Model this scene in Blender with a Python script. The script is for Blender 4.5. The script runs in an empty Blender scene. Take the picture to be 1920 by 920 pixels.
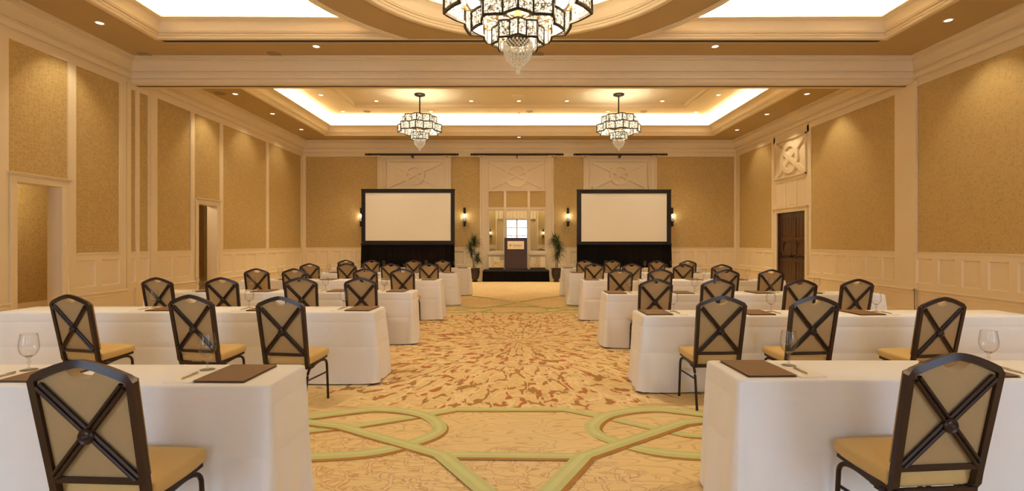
import bpy, bmesh, math, random
from math import sin, cos, pi, sqrt, radians
from mathutils import Vector, Matrix, noise as mnoise
from mathutils.geometry import tessellate_polygon
random.seed(7)
SC = bpy.context.scene
COL = SC.collection

# ------------------------------------------------------------------ camera, sky, exposure
CX, CY, F, H = 967.0, 454.0, 950.0, 1.45        # vanishing point, focal length (px), eye height (m)
cam_d = bpy.data.cameras.new('camera'); cam = bpy.data.objects.new('camera', cam_d); COL.objects.link(cam)
cam.location = (0, 0, H); cam.rotation_euler = (pi/2, 0, 0)
cam_d.sensor_width = 36; cam_d.lens = F/1920*36
cam_d.shift_x = -(CX-960)/1920; cam_d.shift_y = (CY-460)/1920
cam_d.clip_start = .05; cam_d.clip_end = 200
SC.camera = cam
SC.view_settings.view_transform = 'Standard'; SC.view_settings.look = 'None'
SC.view_settings.gamma = 1; SC.view_settings.use_curve_mapping = False
SC.view_settings.exposure = 0.70
SC.cycles.use_denoising = True
SC.cycles.max_bounces = 10; SC.cycles.diffuse_bounces = 6; SC.cycles.glossy_bounces = 4
SC.cycles.transparent_max_bounces = 24; SC.cycles.transmission_bounces = 4
SC.cycles.caustics_reflective = False; SC.cycles.caustics_refractive = False
SC.cycles.sample_clamp_indirect = 4.0
WORLD_S = 2.2
world = bpy.data.worlds.new('sky'); SC.world = world; world.use_nodes = True
bg = world.node_tree.nodes['Background']; bg.inputs[0].default_value = (.62, .78, 1, 1); bg.inputs[1].default_value = WORLD_S
WARM = (1.0, .86, .62)
COVE_E, BULB_E, PANEL_E = 46.0, 16.0, 0.8       # emission strengths: cove strips, chandelier bulbs, crystal glow
SPOT_W, WASH_W, CH_BIG_W, CH_SMALL_W, SCONCE_W = 160.0, 60.0, 330.0, 60.0, 4.0
DAY_RAD = 4.2                                    # radiance of the daylight outside the rear windows
XL, XR, YB, YF = -8.36, 8.65, 19.85, -3.6        # left, right, back and rear walls
ZC, ZU, ZP, YBEAM0, YBEAM1, ZBEAM = 5.40, 6.10, 6.17, 11.0, 11.32, 4.88
def area(name, loc, rot, sx, sy, watt, col):
    l = bpy.data.lights.new(name, 'AREA'); l.shape = 'RECTANGLE'; l.size = sx; l.size_y = sy; l.energy = watt; l.color = col
    o = bpy.data.objects.new(name, l); COL.objects.link(o); o.location = loc; o.rotation_euler = rot; return o
WINS = [(-5.35, 3.4), (.1, 1.9), (5.6, 3.4)]      # rear windows: centre x, width
for wx, ww in WINS:                              # daylight standing outside each rear window
    area('window_daylight', (wx, YF-.45, 2.0), (radians(90), 0, 0), ww, 2.9, (DAY_RAD if ww > 2 else DAY_RAD*.3)*pi*ww*2.9, (.48, .70, 1.0))

# ------------------------------------------------------------------ materials
def s2l(c): return tuple(((v/255+.055)/1.055)**2.4 if v/255 > .04045 else v/255/12.92 for v in c) + (1,)
class NT:
    def __init__(s, name):
        s.m = bpy.data.materials.new(name); s.m.use_nodes = True; s.t = s.m.node_tree; s.t.nodes.clear()
        s.out = s.n('ShaderNodeOutputMaterial')
    def n(s, typ, **kw):
        nd = s.t.nodes.new(typ)
        for k, v in kw.items(): setattr(nd, k, v)
        return nd
    def set(s, sock, v):
        if isinstance(v, bpy.types.NodeSocket): s.t.links.new(v, sock)
        elif v is not None: sock.default_value = v
    def math(s, op, a, b=None, c=None):
        nd = s.n('ShaderNodeMath', operation=op)
        for i, v in enumerate((a, b, c)): s.set(nd.inputs[i], v)
        return nd.outputs[0]
    def ss(s, v, e0, e1):
        nd = s.n('ShaderNodeMapRange', interpolation_type='SMOOTHSTEP'); s.set(nd.inputs[0], v)
        nd.inputs[1].default_value = e0; nd.inputs[2].default_value = e1; nd.inputs[3].default_value = 0; nd.inputs[4].default_value = 1
        return nd.outputs[0]
    def mix(s, f, a, b):
        nd = s.n('ShaderNodeMix', data_type='RGBA'); s.set(nd.inputs[0], f); s.set(nd.inputs[6], a); s.set(nd.inputs[7], b); return nd.outputs[2]
    def coord(s, which='Object', scale=(1, 1, 1)):
        tc = s.n('ShaderNodeTexCoord'); mp = s.n('ShaderNodeMapping'); s.t.links.new(tc.outputs[which], mp.inputs[0]); mp.inputs[3].default_value = scale; return mp.outputs[0]
    def noise(s, vec, scale, detail=2, rough=.5, dist=0):
        nd = s.n('ShaderNodeTexNoise'); s.set(nd.inputs['Vector'], vec); nd.inputs['Scale'].default_value = scale
        nd.inputs['Detail'].default_value = detail; nd.inputs['Roughness'].default_value = rough; nd.inputs['Distortion'].default_value = dist; return nd
    def voro(s, vec, scale, feature='F1', rnd=1):
        nd = s.n('ShaderNodeTexVoronoi', feature=feature); s.set(nd.inputs['Vector'], vec); nd.inputs['Scale'].default_value = scale; nd.inputs['Randomness'].default_value = rnd; return nd
    def bump(s, h, strength=.3, dist=.01):
        nd = s.n('ShaderNodeBump'); s.set(nd.inputs['Height'], h); nd.inputs['Strength'].default_value = strength; nd.inputs['Distance'].default_value = dist; return nd.outputs[0]
    def pbr(s, col, rough=.5, metal=0, normal=None, spec=.5, emit=None, es=0, sheen=0):
        p = s.n('ShaderNodeBsdfPrincipled'); s.set(p.inputs['Base Color'], col); s.set(p.inputs['Roughness'], rough); p.inputs['Metallic'].default_value = metal
        p.inputs['Specular IOR Level'].default_value = spec
        if normal: s.set(p.inputs['Normal'], normal)
        if emit is not None: s.set(p.inputs['Emission Color'], emit); s.set(p.inputs['Emission Strength'], es)
        if sheen: p.inputs['Sheen Weight'].default_value = sheen
        s.t.links.new(p.outputs[0], s.out.inputs[0]); return s.m
def plain(name, rgb, rough=.5, metal=0, spec=.5, var=.06, nscale=8, bump=0):
    t = NT(name); c = s2l(rgb); v = t.coord(); n = t.noise(v, nscale, 3)
    dark = tuple(x*(1-var) for x in c[:3])+(1,); lite = tuple(min(1, x*(1+var)) for x in c[:3])+(1,)
    nm = t.bump(t.noise(v, 180, 2).outputs[0], bump, .002) if bump else None
    return t.pbr(t.mix(n.outputs[0], dark, lite), rough, metal, nm, spec)
M = {}
M['trim'] = plain('cream_paint', (230, 213, 180), .42, var=.02)
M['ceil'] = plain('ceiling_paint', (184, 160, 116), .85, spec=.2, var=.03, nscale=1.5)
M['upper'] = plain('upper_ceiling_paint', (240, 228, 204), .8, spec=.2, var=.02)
def wallpaper():
    t = NT('wallpaper'); v = t.coord('Object')
    warp = t.noise(v, 9, 2); a = t.n('ShaderNodeVectorMath', operation='ADD'); sc = t.n('ShaderNodeVectorMath', operation='SCALE')
    t.t.links.new(warp.outputs[1], sc.inputs[0]); sc.inputs['Scale'].default_value = .03; t.t.links.new(v, a.inputs[0]); t.t.links.new(sc.outputs[0], a.inputs[1])
    vo = t.voro(a.outputs[0], 15, 'DISTANCE_TO_EDGE', .55); line = t.ss(vo.outputs[0], .05, .16)
    f1 = t.voro(a.outputs[0], 31, 'F1', .3); dot = t.ss(f1.outputs[0], .35, .5)
    pat = t.math('MULTIPLY', line, dot)
    c = t.mix(pat, s2l((191, 165, 110)), s2l((179, 151, 96)))
    fine = t.noise(v, 420, 1); nm = t.bump(t.math('ADD', pat, fine.outputs[0]), .25, .002)
    return t.pbr(c, .62, 0, nm, .3)
M['paper'] = wallpaper()
def fabric(name, a, b, scale=420, rough=.8):
    t = NT(name); v = t.coord('Object')
    w = t.n('ShaderNodeTexWave', wave_type='BANDS', bands_direction='DIAGONAL'); t.set(w.inputs['Vector'], v); w.inputs['Scale'].default_value = scale/5; w.inputs['Distortion'].default_value = .6
    n = t.noise(v, 260, 2); f = t.math('MULTIPLY', w.outputs[1], t.math('ADD', n.outputs[0], .45))
    return t.pbr(t.mix(f, s2l(a), s2l(b)), rough, 0, t.bump(f, .35, .0015), .25, sheen=.15)
M['chair_fab'] = fabric('gold_weave', (200, 166, 104), (222, 190, 126))
M['back_fab'] = fabric('back_weave', (158, 133, 92), (184, 157, 114))
M['brown'] = plain('bronze_paint', (52, 34, 26), .32, .35, .5, .15)
M['cloth'] = None
def linen():
    t = NT('white_linen'); v = t.coord('Object'); n = t.noise(v, 3, 4); w = t.noise(v, 300, 2)
    wr = t.noise(v, 7, 6, .6, .6)
    return t.pbr(t.mix(n.outputs[0], s2l((240, 236, 232)), s2l((248, 246, 243))), .8, 0, t.bump(t.math('ADD', wr.outputs[0], t.math('MULTIPLY', w.outputs[0], .06)), .22, .02), .2, sheen=.1)
M['cloth'] = linen()
M['folder'] = plain('brown_leatherette', (116, 84, 52), .55, var=.08, bump=.3)
M['folder_in'] = plain('dark_brown_edge', (84, 54, 32), .6)
M['paper_w'] = plain('notepaper', (244, 238, 226), .7, var=.01)
M['pen'] = plain('silver_pen', (190, 180, 165), .3, .6)
M['black'] = plain('black_frame', (24, 20, 17), .5, 0, .3)
M['skirt'] = plain('black_velvet', (14, 11, 10), .95, 0, .1)
M['stage'] = plain('stage_carpet', (52, 46, 42), .9, 0, .1)
M['screen'] = plain('screen_cloth', (218, 212, 200), .85, 0, .1, var=.01, nscale=1)
M['podium'] = plain('podium_laminate', (58, 36, 31), .45, 0, .4, .1, 3)
M['podium_d'] = plain('podium_edge', (44, 26, 22), .4)
M['plaque'] = plain('gold_plaque', (236, 214, 176), .4, .1, var=.03)
M['ink'] = plain('sign_ink', (96, 78, 58), .6)
M['ink2'] = plain('sign_ink_violet', (104, 84, 96), .6)
M['iron'] = plain('dark_iron', (44, 34, 24), .45, .6)
M['brass'] = plain('aged_brass', (190, 150, 88), .28, .9)
M['urn'] = plain('urn_bronze', (64, 52, 40), .5, .35, .4, .25, 12)
M['soil'] = plain('soil', (50, 38, 28), .95)
M['stem'] = plain('cane_stem', (150, 128, 92), .8, var=.2, nscale=30)
M['grey'] = plain('speaker_grille', (150, 132, 98), .7)
M['slot'] = plain('slot_diffuser', (84, 66, 44), .7)
M['white_plastic'] = plain('white_plastic', (236, 226, 208), .4)
M['drape'] = plain('cream_drape', (226, 206, 168), .85, var=.04)
def leaf():
    t = NT('dracaena_leaf'); v = t.coord('Object'); n = t.noise(v, 9, 3)
    return t.pbr(t.mix(n.outputs[0], s2l((34, 52, 26)), s2l((78, 96, 46))), .45)
M['leaf'] = leaf()
def wood():
    t = NT('carved_walnut'); v = t.coord('Object', (7, 7, .8)); n = t.noise(v, 4, 6, .6, 1.2)
    return t.pbr(t.mix(n.outputs[0], s2l((36, 21, 9)), s2l((98, 62, 28))), .35, 0, t.bump(n.outputs[0], .15, .004))
M['wood'] = wood()
def mirror():
    t = NT('mirror_glass'); n = t.noise(t.coord('Object'), 1.2, 1)
    return t.pbr(s2l((238, 236, 228)), .015, 1.0, t.bump(n.outputs[0], .003, .01))
M['mirror'] = mirror()
def thin_glass(name, tint=(1, 1, 1, 1), ior=1.45, body=0.0, bodycol=(1, .9, .75, 1)):
    t = NT(name); tr = t.n('ShaderNodeBsdfTransparent'); lw0 = t.n('ShaderNodeLayerWeight'); t.set(tr.inputs[0], t.mix(t.math('MULTIPLY', t.math('POWER', lw0.outputs['Facing'], 2.6), .75), tint, (.30, .25, .20, 1)))
    gl = t.n('ShaderNodeBsdfGlossy'); gl.inputs['Roughness'].default_value = .02
    lw = t.n('ShaderNodeLayerWeight'); fr = t.math('ADD', t.math('MULTIPLY', t.math('POWER', lw.outputs['Facing'], 4.5), .55*(ior-1)/.45), .05)
    mx = t.n('ShaderNodeMixShader'); t.t.links.new(fr, mx.inputs[0]); t.t.links.new(tr.outputs[0], mx.inputs[1]); t.t.links.new(gl.outputs[0], mx.inputs[2])
    last = mx
    if body:
        df = t.n('ShaderNodeBsdfTranslucent'); df.inputs[0].default_value = bodycol
        m2 = t.n('ShaderNodeMixShader'); m2.inputs[0].default_value = body; t.t.links.new(mx.outputs[0], m2.inputs[1]); t.t.links.new(df.outputs[0], m2.inputs[2]); last = m2
    t.t.links.new(last.outputs[0], t.out.inputs[0]); return t.m
M['glass'] = thin_glass('goblet_glass', (.975, .975, .965, 1), 1.42)
M['glass_solid'] = thin_glass('stem_glass', (.93, .92, .88, 1), 1.6, .05)
M['pane'] = thin_glass('window_pane', (.97, .99, 1, 1), 1.45)
M['globe'] = thin_glass('sconce_globe', (1, .97, .9, 1), 1.5, .10)
def bead():
    t = NT('crystal_bead'); g = t.n('ShaderNodeBsdfGlossy'); g.inputs['Roughness'].default_value = .08
    tr = t.n('ShaderNodeBsdfTransparent'); tr.inputs[0].default_value = (.95, .88, .76, 1)
    e = t.n('ShaderNodeEmission'); e.inputs[0].default_value = (1, .82, .55, 1); e.inputs[1].default_value = .05  # faint emission put in as a glint on the beads
    fr = t.n('ShaderNodeFresnel'); fr.inputs[0].default_value = 1.9
    mx = t.n('ShaderNodeMixShader'); t.t.links.new(fr.outputs[0], mx.inputs[0]); t.t.links.new(tr.outputs[0], mx.inputs[1]); t.t.links.new(g.outputs[0], mx.inputs[2])
    ad = t.n('ShaderNodeAddShader'); t.t.links.new(mx.outputs[0], ad.inputs[0]); t.t.links.new(e.outputs[0], ad.inputs[1])
    t.t.links.new(ad.outputs[0], t.out.inputs[0]); return t.m
M['bead'] = bead()
def crystal():                                   # curtain of small crystals round the bulbs; bulb light in it put in as emission
    t = NT('crystal_curtain'); v = t.coord('Object')
    vo = t.voro(v, 34, 'F1', .6); ring = t.ss(vo.outputs[0], .28, .62); n = t.noise(v, 22, 2)
    f = t.math('MULTIPLY', ring, t.ss(n.outputs[0], .35, .62))
    c = t.mix(f, (1, .86, .62, 1), (.42, .27, .12, 1))
    es = t.math('MULTIPLY', t.math('SUBTRACT', 1.15, f), PANEL_E)
    return t.pbr(t.mix(f, (.07, .055, .04, 1), (.03, .02, .01, 1)), .25, 0, t.bump(vo.outputs[0], .5, .01), .6, c, es)
M['crystal'] = crystal()
def emit(name, col, st):
    t = NT(name); e = t.n('ShaderNodeEmission'); e.inputs[0].default_value = tuple(col)+(1,); e.inputs[1].default_value = st
    t.t.links.new(e.outputs[0], t.out.inputs[0]); return t.m
M['bulb'] = emit('lamp_bulb', (1, .80, .52), BULB_E)
M['cove'] = emit('cove_strip', (1, .88, .66), COVE_E)
M['lens'] = emit('downlight_lens', (1, .86, .66), 2.6)

def carpet():
    t = NT('patterned_carpet'); v = t.coord('Object')
    geo = t.n('ShaderNodeSeparateXYZ'); t.t.links.new(v, geo.inputs[0]); X, Y = geo.outputs[0], geo.outputs[1]
    def warp(vec, sc, amp):
        w = t.noise(vec, sc, 2); sb = t.n('ShaderNodeVectorMath', operation='SUBTRACT'); t.t.links.new(w.outputs[1], sb.inputs[0]); sb.inputs[1].default_value = (.5, .5, .5)
        s_ = t.n('ShaderNodeVectorMath', operation='SCALE'); t.t.links.new(sb.outputs[0], s_.inputs[0]); s_.inputs['Scale'].default_value = amp
        a = t.n('ShaderNodeVectorMath', operation='ADD'); t.t.links.new(vec, a.inputs[0]); t.t.links.new(s_.outputs[0], a.inputs[1]); return a.outputs[0]
    def shift(vec, d):
        a = t.n('ShaderNodeVectorMath', operation='ADD'); t.t.links.new(vec, a.inputs[0]); a.inputs[1].default_value = d; return a.outputs[0]
    base = t.mix(t.noise(v, 1.6, 3).outputs[0], s2l((232, 207, 151)), s2l((242, 217, 163)))
    # water ripples: thin contour lines of a warped, stretched noise
    mp = t.n('ShaderNodeMapping'); t.t.links.new(v, mp.inputs[0]); mp.inputs[3].default_value = (1.1, 3.2, 1)
    rn = t.noise(mp.outputs[0], 1.25, 2, .45, .3).outputs[0]
    fr = t.math('FRACT', t.math('MULTIPLY', rn, 13)); rip = t.math('SUBTRACT', 1, t.ss(t.math('ABSOLUTE', t.math('SUBTRACT', fr, .5)), .05, .16))
    rip = t.math('MULTIPLY', rip, .45)
    base = t.mix(rip, base, s2l((192, 160, 104)))
    # circle of coral under the chandelier: ragged edge
    dx = t.math('SUBTRACT', X, .03); dy = t.math('SUBTRACT', Y, 7.43)
    rad = t.math('SQRT', t.math('ADD', t.math('MULTIPLY', dx, dx), t.math('MULTIPLY', dy, dy)))
    edge = t.math('ADD', rad, t.math('MULTIPLY', t.math('SUBTRACT', t.noise(v, 3.2, 2).outputs[0], .5), .9))
    inside = t.math('SUBTRACT', 1, t.ss(edge, 3.05, 3.1))
    ang = t.math('ARCTAN2', dy, dx)
    def polar(k, m, off):
        cb = t.n('ShaderNodeCombineXYZ'); t.set(cb.inputs[0], t.math('MULTIPLY', rad, m)); t.set(cb.inputs[1], t.math('MULTIPLY', ang, k)); cb.inputs[2].default_value = off; return cb.outputs[0]
    zone = t.ss(rad, 1.45, 1.55)
    def vmix(a, b):
        nd = t.n('ShaderNodeMix', data_type='VECTOR'); t.set(nd.inputs[0], zone); t.set(nd.inputs[4], a); t.set(nd.inputs[5], b); return nd.outputs[1]
    PV = vmix(polar(6.0, 1.9, 0), polar(13.0, 1.9, 3)); wv = warp(PV, 1.5, .9); PW = warp(shift(PV, (.09, .13, 0)), 1.5, .9)
    de = t.voro(wv, .95, 'DISTANCE_TO_EDGE').outputs[0]
    gate = t.ss(t.noise(v, 5.0, 2).outputs[0], .42, .47)
    cream = t.math('MULTIPLY', t.math('SUBTRACT', 1, t.ss(de, .032, .055)), gate)
    de2 = t.voro(PW, 1.15, 'DISTANCE_TO_EDGE').outputs[0]
    gate2 = t.ss(t.noise(shift(v, (3, 1, 0)), 6.5, 1).outputs[0], .44, .47)
    thick = t.math('SUBTRACT', 1, t.ss(de2, .075, .10))
    rust = t.math('MULTIPLY', thick, gate2)
    rustcol = t.mix(t.ss(t.noise(shift(v, (9, 2, 0)), 4, 1).outputs[0], .45, .55), s2l((182, 108, 60)), s2l((164, 124, 66)))
    c = t.mix(t.math('MULTIPLY', rust, inside), base, rustcol)
    c = t.mix(t.math('MULTIPLY', t.math('MULTIPLY', cream, inside), .8), c, s2l((250, 226, 180)))
    # pale coral outlines in patches outside the circle
    patch = t.ss(t.noise(shift(v, (5, 7, 0)), .62, 1).outputs[0], .46, .52)
    out = t.math('MULTIPLY', t.math('SUBTRACT', 1, t.ss(rad, 3.9, 4.0)), 0)
    outside = t.math('MULTIPLY', t.ss(edge, 3.7, 3.8), patch)
    de3 = t.voro(warp(v, 8, .12), 8.5, 'DISTANCE_TO_EDGE').outputs[0]
    l3 = t.math('SUBTRACT', 1, t.ss(de3, .04, .07)); g3 = t.ss(t.noise(v, 8, 2).outputs[0], .42, .48)
    o3 = t.math('MULTIPLY', t.math('MULTIPLY', t.math('SUBTRACT', 1, t.ss(de3, .10, .15)), g3), outside)
    c = t.mix(t.math('MULTIPLY', o3, .55), c, s2l((188, 136, 84)))
    c = t.mix(t.math('MULTIPLY', t.math('MULTIPLY', l3, g3), t.math('MULTIPLY', outside, .65)), c, s2l((246, 224, 182)))
    pile = t.noise(v, 240, 2).outputs[0]
    c = t.mix(t.math('MULTIPLY', pile, .14), c, s2l((160, 125, 75)))
    h = t.math('ADD', t.math('MULTIPLY', pile, .5), t.math('MULTIPLY', cream, .5))
    return t.pbr(c, .95, 0, t.bump(h, .3, .006), .1, sheen=.1)
M['carpet'] = carpet()
def bamboo(name, a, b):
    t = NT(name); v = t.coord('Object'); n = t.noise(v, 5, 4); n2 = t.noise(v, 240, 2)
    return t.pbr(t.mix(t.math('ADD', t.math('MULTIPLY', n.outputs[0], .8), t.math('MULTIPLY', n2.outputs[0], .2)), s2l(a), s2l(b)), .95, 0, t.bump(n2.outputs[0], .3, .005), .1)
M['bamboo'] = bamboo('carpet_green', (190, 194, 130), (212, 214, 158))
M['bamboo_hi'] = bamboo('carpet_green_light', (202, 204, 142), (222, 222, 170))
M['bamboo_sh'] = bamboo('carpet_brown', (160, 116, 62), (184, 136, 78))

# ------------------------------------------------------------------ mesh helpers
def mk(name, bm, mat, parent=None, smooth=False, **props):
    bmesh.ops.recalc_face_normals(bm, faces=bm.faces)
    me = bpy.data.meshes.new(name); bm.to_mesh(me); bm.free()
    if smooth:
        for p in me.polygons: p.use_smooth = True
        if smooth != 'all':
            try: me.set_sharp_from_angle(angle=radians(38))
            except Exception: pass
    me.materials.append(M[mat] if isinstance(mat, str) else mat)
    o = bpy.data.objects.new(name, me); COL.objects.link(o)
    if parent: o.parent = parent
    for k, v in props.items(): o[k] = v
    return o
def thing(name, label, cat, loc=(0, 0, 0), rz=0, group=None):
    o = bpy.data.objects.new(name, None); COL.objects.link(o); o.location = loc; o.rotation_euler = (0, 0, rz); o.empty_display_size = .1
    o['label'] = label; o['category'] = cat
    if group: o['group'] = group
    return o
def dup(root, loc, rz, label):
    r = root.copy(); COL.objects.link(r); r.location = loc; r.rotation_euler = (0, 0, rz); r['label'] = label
    for ch in root.children:
        c = ch.copy(); COL.objects.link(c); c.parent = r
        for g in ch.children:
            d = g.copy(); COL.objects.link(d); d.parent = c
    return r
def box(bm, x0, x1, y0, y1, z0, z1, bev=0):
    r = bmesh.ops.create_cube(bm, size=1); vs = r['verts']
    for v in vs: v.co = Vector(((x0+x1)/2+v.co.x*(x1-x0), (y0+y1)/2+v.co.y*(y1-y0), (z0+z1)/2+v.co.z*(z1-z0)))
    if bev:
        es = list({e for v in vs for e in v.link_edges}); bmesh.ops.bevel(bm, geom=es, offset=bev, segments=2, affect='EDGES', profile=.6)
def nb(): return bmesh.new()
def boxo(name, mat, parent, *a, bev=0, **kw):
    bm = nb(); box(bm, *a, bev=bev); return mk(name, bm, mat, parent, **kw)
def smoothpts(pts, n=6, closed=False):           # Catmull-Rom
    P = [Vector(p) for p in pts]; out = []; N = len(P)
    rng = range(N) if closed else range(N-1)
    for i in rng:
        p0 = P[i-1] if (i > 0 or closed) else P[i]; p1 = P[i]; p2 = P[(i+1) % N]; p3 = P[(i+2) % N] if (closed or i+2 < N) else p2
        for k in range(n):
            t = k/n; out.append(.5*((2*p1)+(p2-p0)*t+(2*p0-5*p1+4*p2-p3)*t*t+(3*p1-p0-3*p2+p3)*t**3))
    if not closed: out.append(P[-1])
    return out
def tube(bm, pts, r, n=8, closed=False, sq=None, up=None):
    P = [Vector(p) for p in pts]; N = len(P); rings = []
    for i, p in enumerate(P):
        a = P[i-1] if (i > 0 or closed) else P[i]; b = P[(i+1) % N] if (i < N-1 or closed) else P[i]
        t = (b-a).normalized(); u = Vector(up) if up else (Vector((0, 0, 1)) if abs(t.z) < .92 else Vector((0, 1, 0)))
        sx = t.cross(u).normalized(); sy = sx.cross(t).normalized(); rr = r[i] if isinstance(r, (list, tuple)) else r
        if sq: w, h = sq; offs = [(-w, -h), (w, -h), (w, h), (-w, h)]
        else: offs = [(rr*cos(2*pi*k/n), rr*sin(2*pi*k/n)) for k in range(n)]
        rings.append([bm.verts.new(p+sx*ox+sy*oy) for ox, oy in offs])
    m = len(rings[0])
    for i in range(N if closed else N-1):
        A, B = rings[i], rings[(i+1) % N]
        for k in range(m): bm.faces.new((A[k], A[(k+1) % m], B[(k+1) % m], B[k]))
    if not closed: bm.faces.new(rings[0][::-1]); bm.faces.new(rings[-1])
def lathe(bm, prof, n=24, c=(0, 0, 0), cap=True):
    rings = []
    for r, z in prof: rings.append([bm.verts.new((c[0]+r*cos(2*pi*k/n), c[1]+r*sin(2*pi*k/n), c[2]+z)) for k in range(n)])
    for A, B in zip(rings, rings[1:]):
        for k in range(n): bm.faces.new((A[k], A[(k+1) % n], B[(k+1) % n], B[k]))
    if cap: bm.faces.new(rings[0][::-1]); bm.faces.new(rings[-1])
def prism(bm, poly, f):                          # poly of 2-D points; f(u, v, k) -> 3-D, k = 0 / 1
    A = [bm.verts.new(f(u, v, 0)) for u, v in poly]; B = [bm.verts.new(f(u, v, 1)) for u, v in poly]
    tri = tessellate_polygon([[Vector((u, v, 0)) for u, v in poly]])
    for t in tri:
        bm.faces.new([A[i] for i in t]); bm.faces.new([B[i] for i in reversed(t)])
    n = len(poly)
    for i in range(n): bm.faces.new((A[i], A[(i+1) % n], B[(i+1) % n], B[i]))
def offset_path(pts, d, closed):                 # 2-D, positive d = to the left of travel
    out = []; N = len(pts)
    for i, p in enumerate(pts):
        p = Vector(p)
        a = Vector(pts[i-1]) if (i > 0 or closed) else None; b = Vector(pts[(i+1) % N]) if (i < N-1 or closed) else None
        ns = []
        for q0, q1 in ((a, p), (p, b)):
            if q0 is None or q1 is None: continue
            t = (q1-q0).normalized(); ns.append(Vector((-t.y, t.x)))
        if len(ns) == 1: out.append(p+ns[0]*d)
        else:
            m = (ns[0]+ns[1]); m = m/max(.3, m.dot(ns[0])) if m.length > 1e-4 else ns[0]; out.append(p+m*d)
    return out
def sweep(bm, pts, prof, closed=True):           # prof: (offset to the left, z)
    rows = [[bm.verts.new((q.x, q.y, z)) for q in offset_path(pts, d, closed)] for d, z in prof]
    N = len(pts)
    for A, B in zip(rows, rows[1:]):
        for i in range(N if closed else N-1): bm.faces.new((A[i], A[(i+1) % N], B[(i+1) % N], B[i]))
def flat(bm, outer, holes, z):
    loops = [[Vector((x, y, 0)) for x, y in l] for l in [outer]+holes]; tri = tessellate_polygon(loops)
    vs = [bm.verts.new((p.x, p.y, z)) for l in loops for p in l]
    for t in tri:
        try: bm.faces.new([vs[i] for i in t])
        except ValueError: pass
def struct(name, bm, mat, parent=None, **kw):
    o = mk(name, bm, mat, parent, **kw)
    if not parent: o['kind'] = 'structure'
    return o
def arc(cx, cy, r, a0, a1, n): return [(cx+r*cos(a0+(a1-a0)*k/n), cy+r*sin(a0+(a1-a0)*k/n)) for k in range(n+1)]

def point(name, loc, watt, rad, parent=None, col=WARM):
    l = bpy.data.lights.new(name, 'POINT'); l.energy = watt; l.shadow_soft_size = rad; l.color = col
    o = bpy.data.objects.new(name, l); COL.objects.link(o); o.location = loc; o.parent = parent; return o
# ------------------------------------------------------------------ floor and carpet bands
bm = nb(); box(bm, XL-3, XR+.3, YF-.2, YB+.2, -.1, 0); floor = struct('floor', bm, 'carpet')
def fl(px, py): s = (py-CY)/H; return ((px-CX)/s, F/s)
BZ = [0]
def band(pts, w, closed=False, mirror=True, back=True):
    BZ[0] += 1
    for my in ((0, 1) if back else (0,)):
        P = [(x, y if not my else 14.86-y) for x, y in pts]; zz = BZ[0]*.0009+(.0004 if my else 0)
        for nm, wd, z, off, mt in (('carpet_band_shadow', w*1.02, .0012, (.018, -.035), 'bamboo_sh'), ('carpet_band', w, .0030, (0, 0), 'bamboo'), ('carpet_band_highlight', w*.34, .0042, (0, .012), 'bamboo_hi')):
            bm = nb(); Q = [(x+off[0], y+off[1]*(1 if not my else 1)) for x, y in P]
            L = offset_path(Q, wd/2, closed); R = offset_path(Q, -wd/2, closed); n = len(Q)
            a = [bm.verts.new((p.x, p.y, z*.25+zz)) for p in L]; b = [bm.verts.new((p.x, p.y, z*.25+zz)) for p in R]
            for i in range(n if closed else n-1): bm.faces.new((a[i], a[(i+1) % n], b[(i+1) % n], b[i]))
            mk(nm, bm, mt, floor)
def sm2(pts, n=6, closed=False): return [(p.x, p.y) for p in smoothpts([(x, y, 0) for x, y in pts], n, closed)]
pA = [fl(673, 797), fl(791, 778.5), fl(855, 767), fl(1058, 767), fl(1125, 780), fl(1280, 814)]
pA = [(-2.9, 3.55), (-1.9, 3.80)] + [pA[0], pA[1]] + pA[2:] + [(2.2, 3.62), (3.2, 3.4)]
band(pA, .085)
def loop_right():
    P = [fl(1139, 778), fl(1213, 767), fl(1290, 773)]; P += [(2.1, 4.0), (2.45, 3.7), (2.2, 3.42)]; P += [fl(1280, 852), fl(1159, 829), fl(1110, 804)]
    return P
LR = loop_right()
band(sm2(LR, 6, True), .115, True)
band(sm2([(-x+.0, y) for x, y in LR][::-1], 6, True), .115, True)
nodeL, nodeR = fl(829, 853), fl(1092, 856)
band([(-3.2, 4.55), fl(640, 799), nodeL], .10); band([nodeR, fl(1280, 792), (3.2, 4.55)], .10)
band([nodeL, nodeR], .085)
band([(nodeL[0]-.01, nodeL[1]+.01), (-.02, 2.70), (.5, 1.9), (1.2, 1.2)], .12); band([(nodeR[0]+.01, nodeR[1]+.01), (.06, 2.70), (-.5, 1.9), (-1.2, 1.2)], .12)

# ------------------------------------------------------------------ ceiling
CC = (.05, 7.0); RO, RI = 3.62, 2.71
TY0, TY1 = 14.0-9.79, 9.79; TX0, TX1 = -6.92, 7.14
def tray(sign):
    dy = TY1-CC[1]; a = math.asin(dy/RO)
    if sign < 0:
        A = arc(CC[0], CC[1], RO, pi+a, pi-a, 40); return [(TX0, TY1), (TX0, TY0)] + A     # counter-clockwise
    A = arc(CC[0], CC[1], RO, a, -a, 40); return [(TX1, TY0), (TX1, TY1)] + A
TL, TR = tray(-1), tray(1)
TC = arc(CC[0], CC[1], RI, 0, 2*pi, 72)[:-1]
TB = [(-6.96, 12.6), (7.25, 12.6), (7.25, 18.67), (-6.96, 18.67)]
bm = nb()
flat(bm, [(XL-.1, YF), (XR+.1, YF), (XR+.1, YBEAM0), (XL-.1, YBEAM0)], [TL, TR, TC], ZC)
flat(bm, [(XL-.1, YBEAM1), (XR+.1, YBEAM1), (XR+.1, YB+.1), (XL-.1, YB+.1)], [TB], ZC)
ceiling = struct('ceiling', bm, 'ceil')
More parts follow.
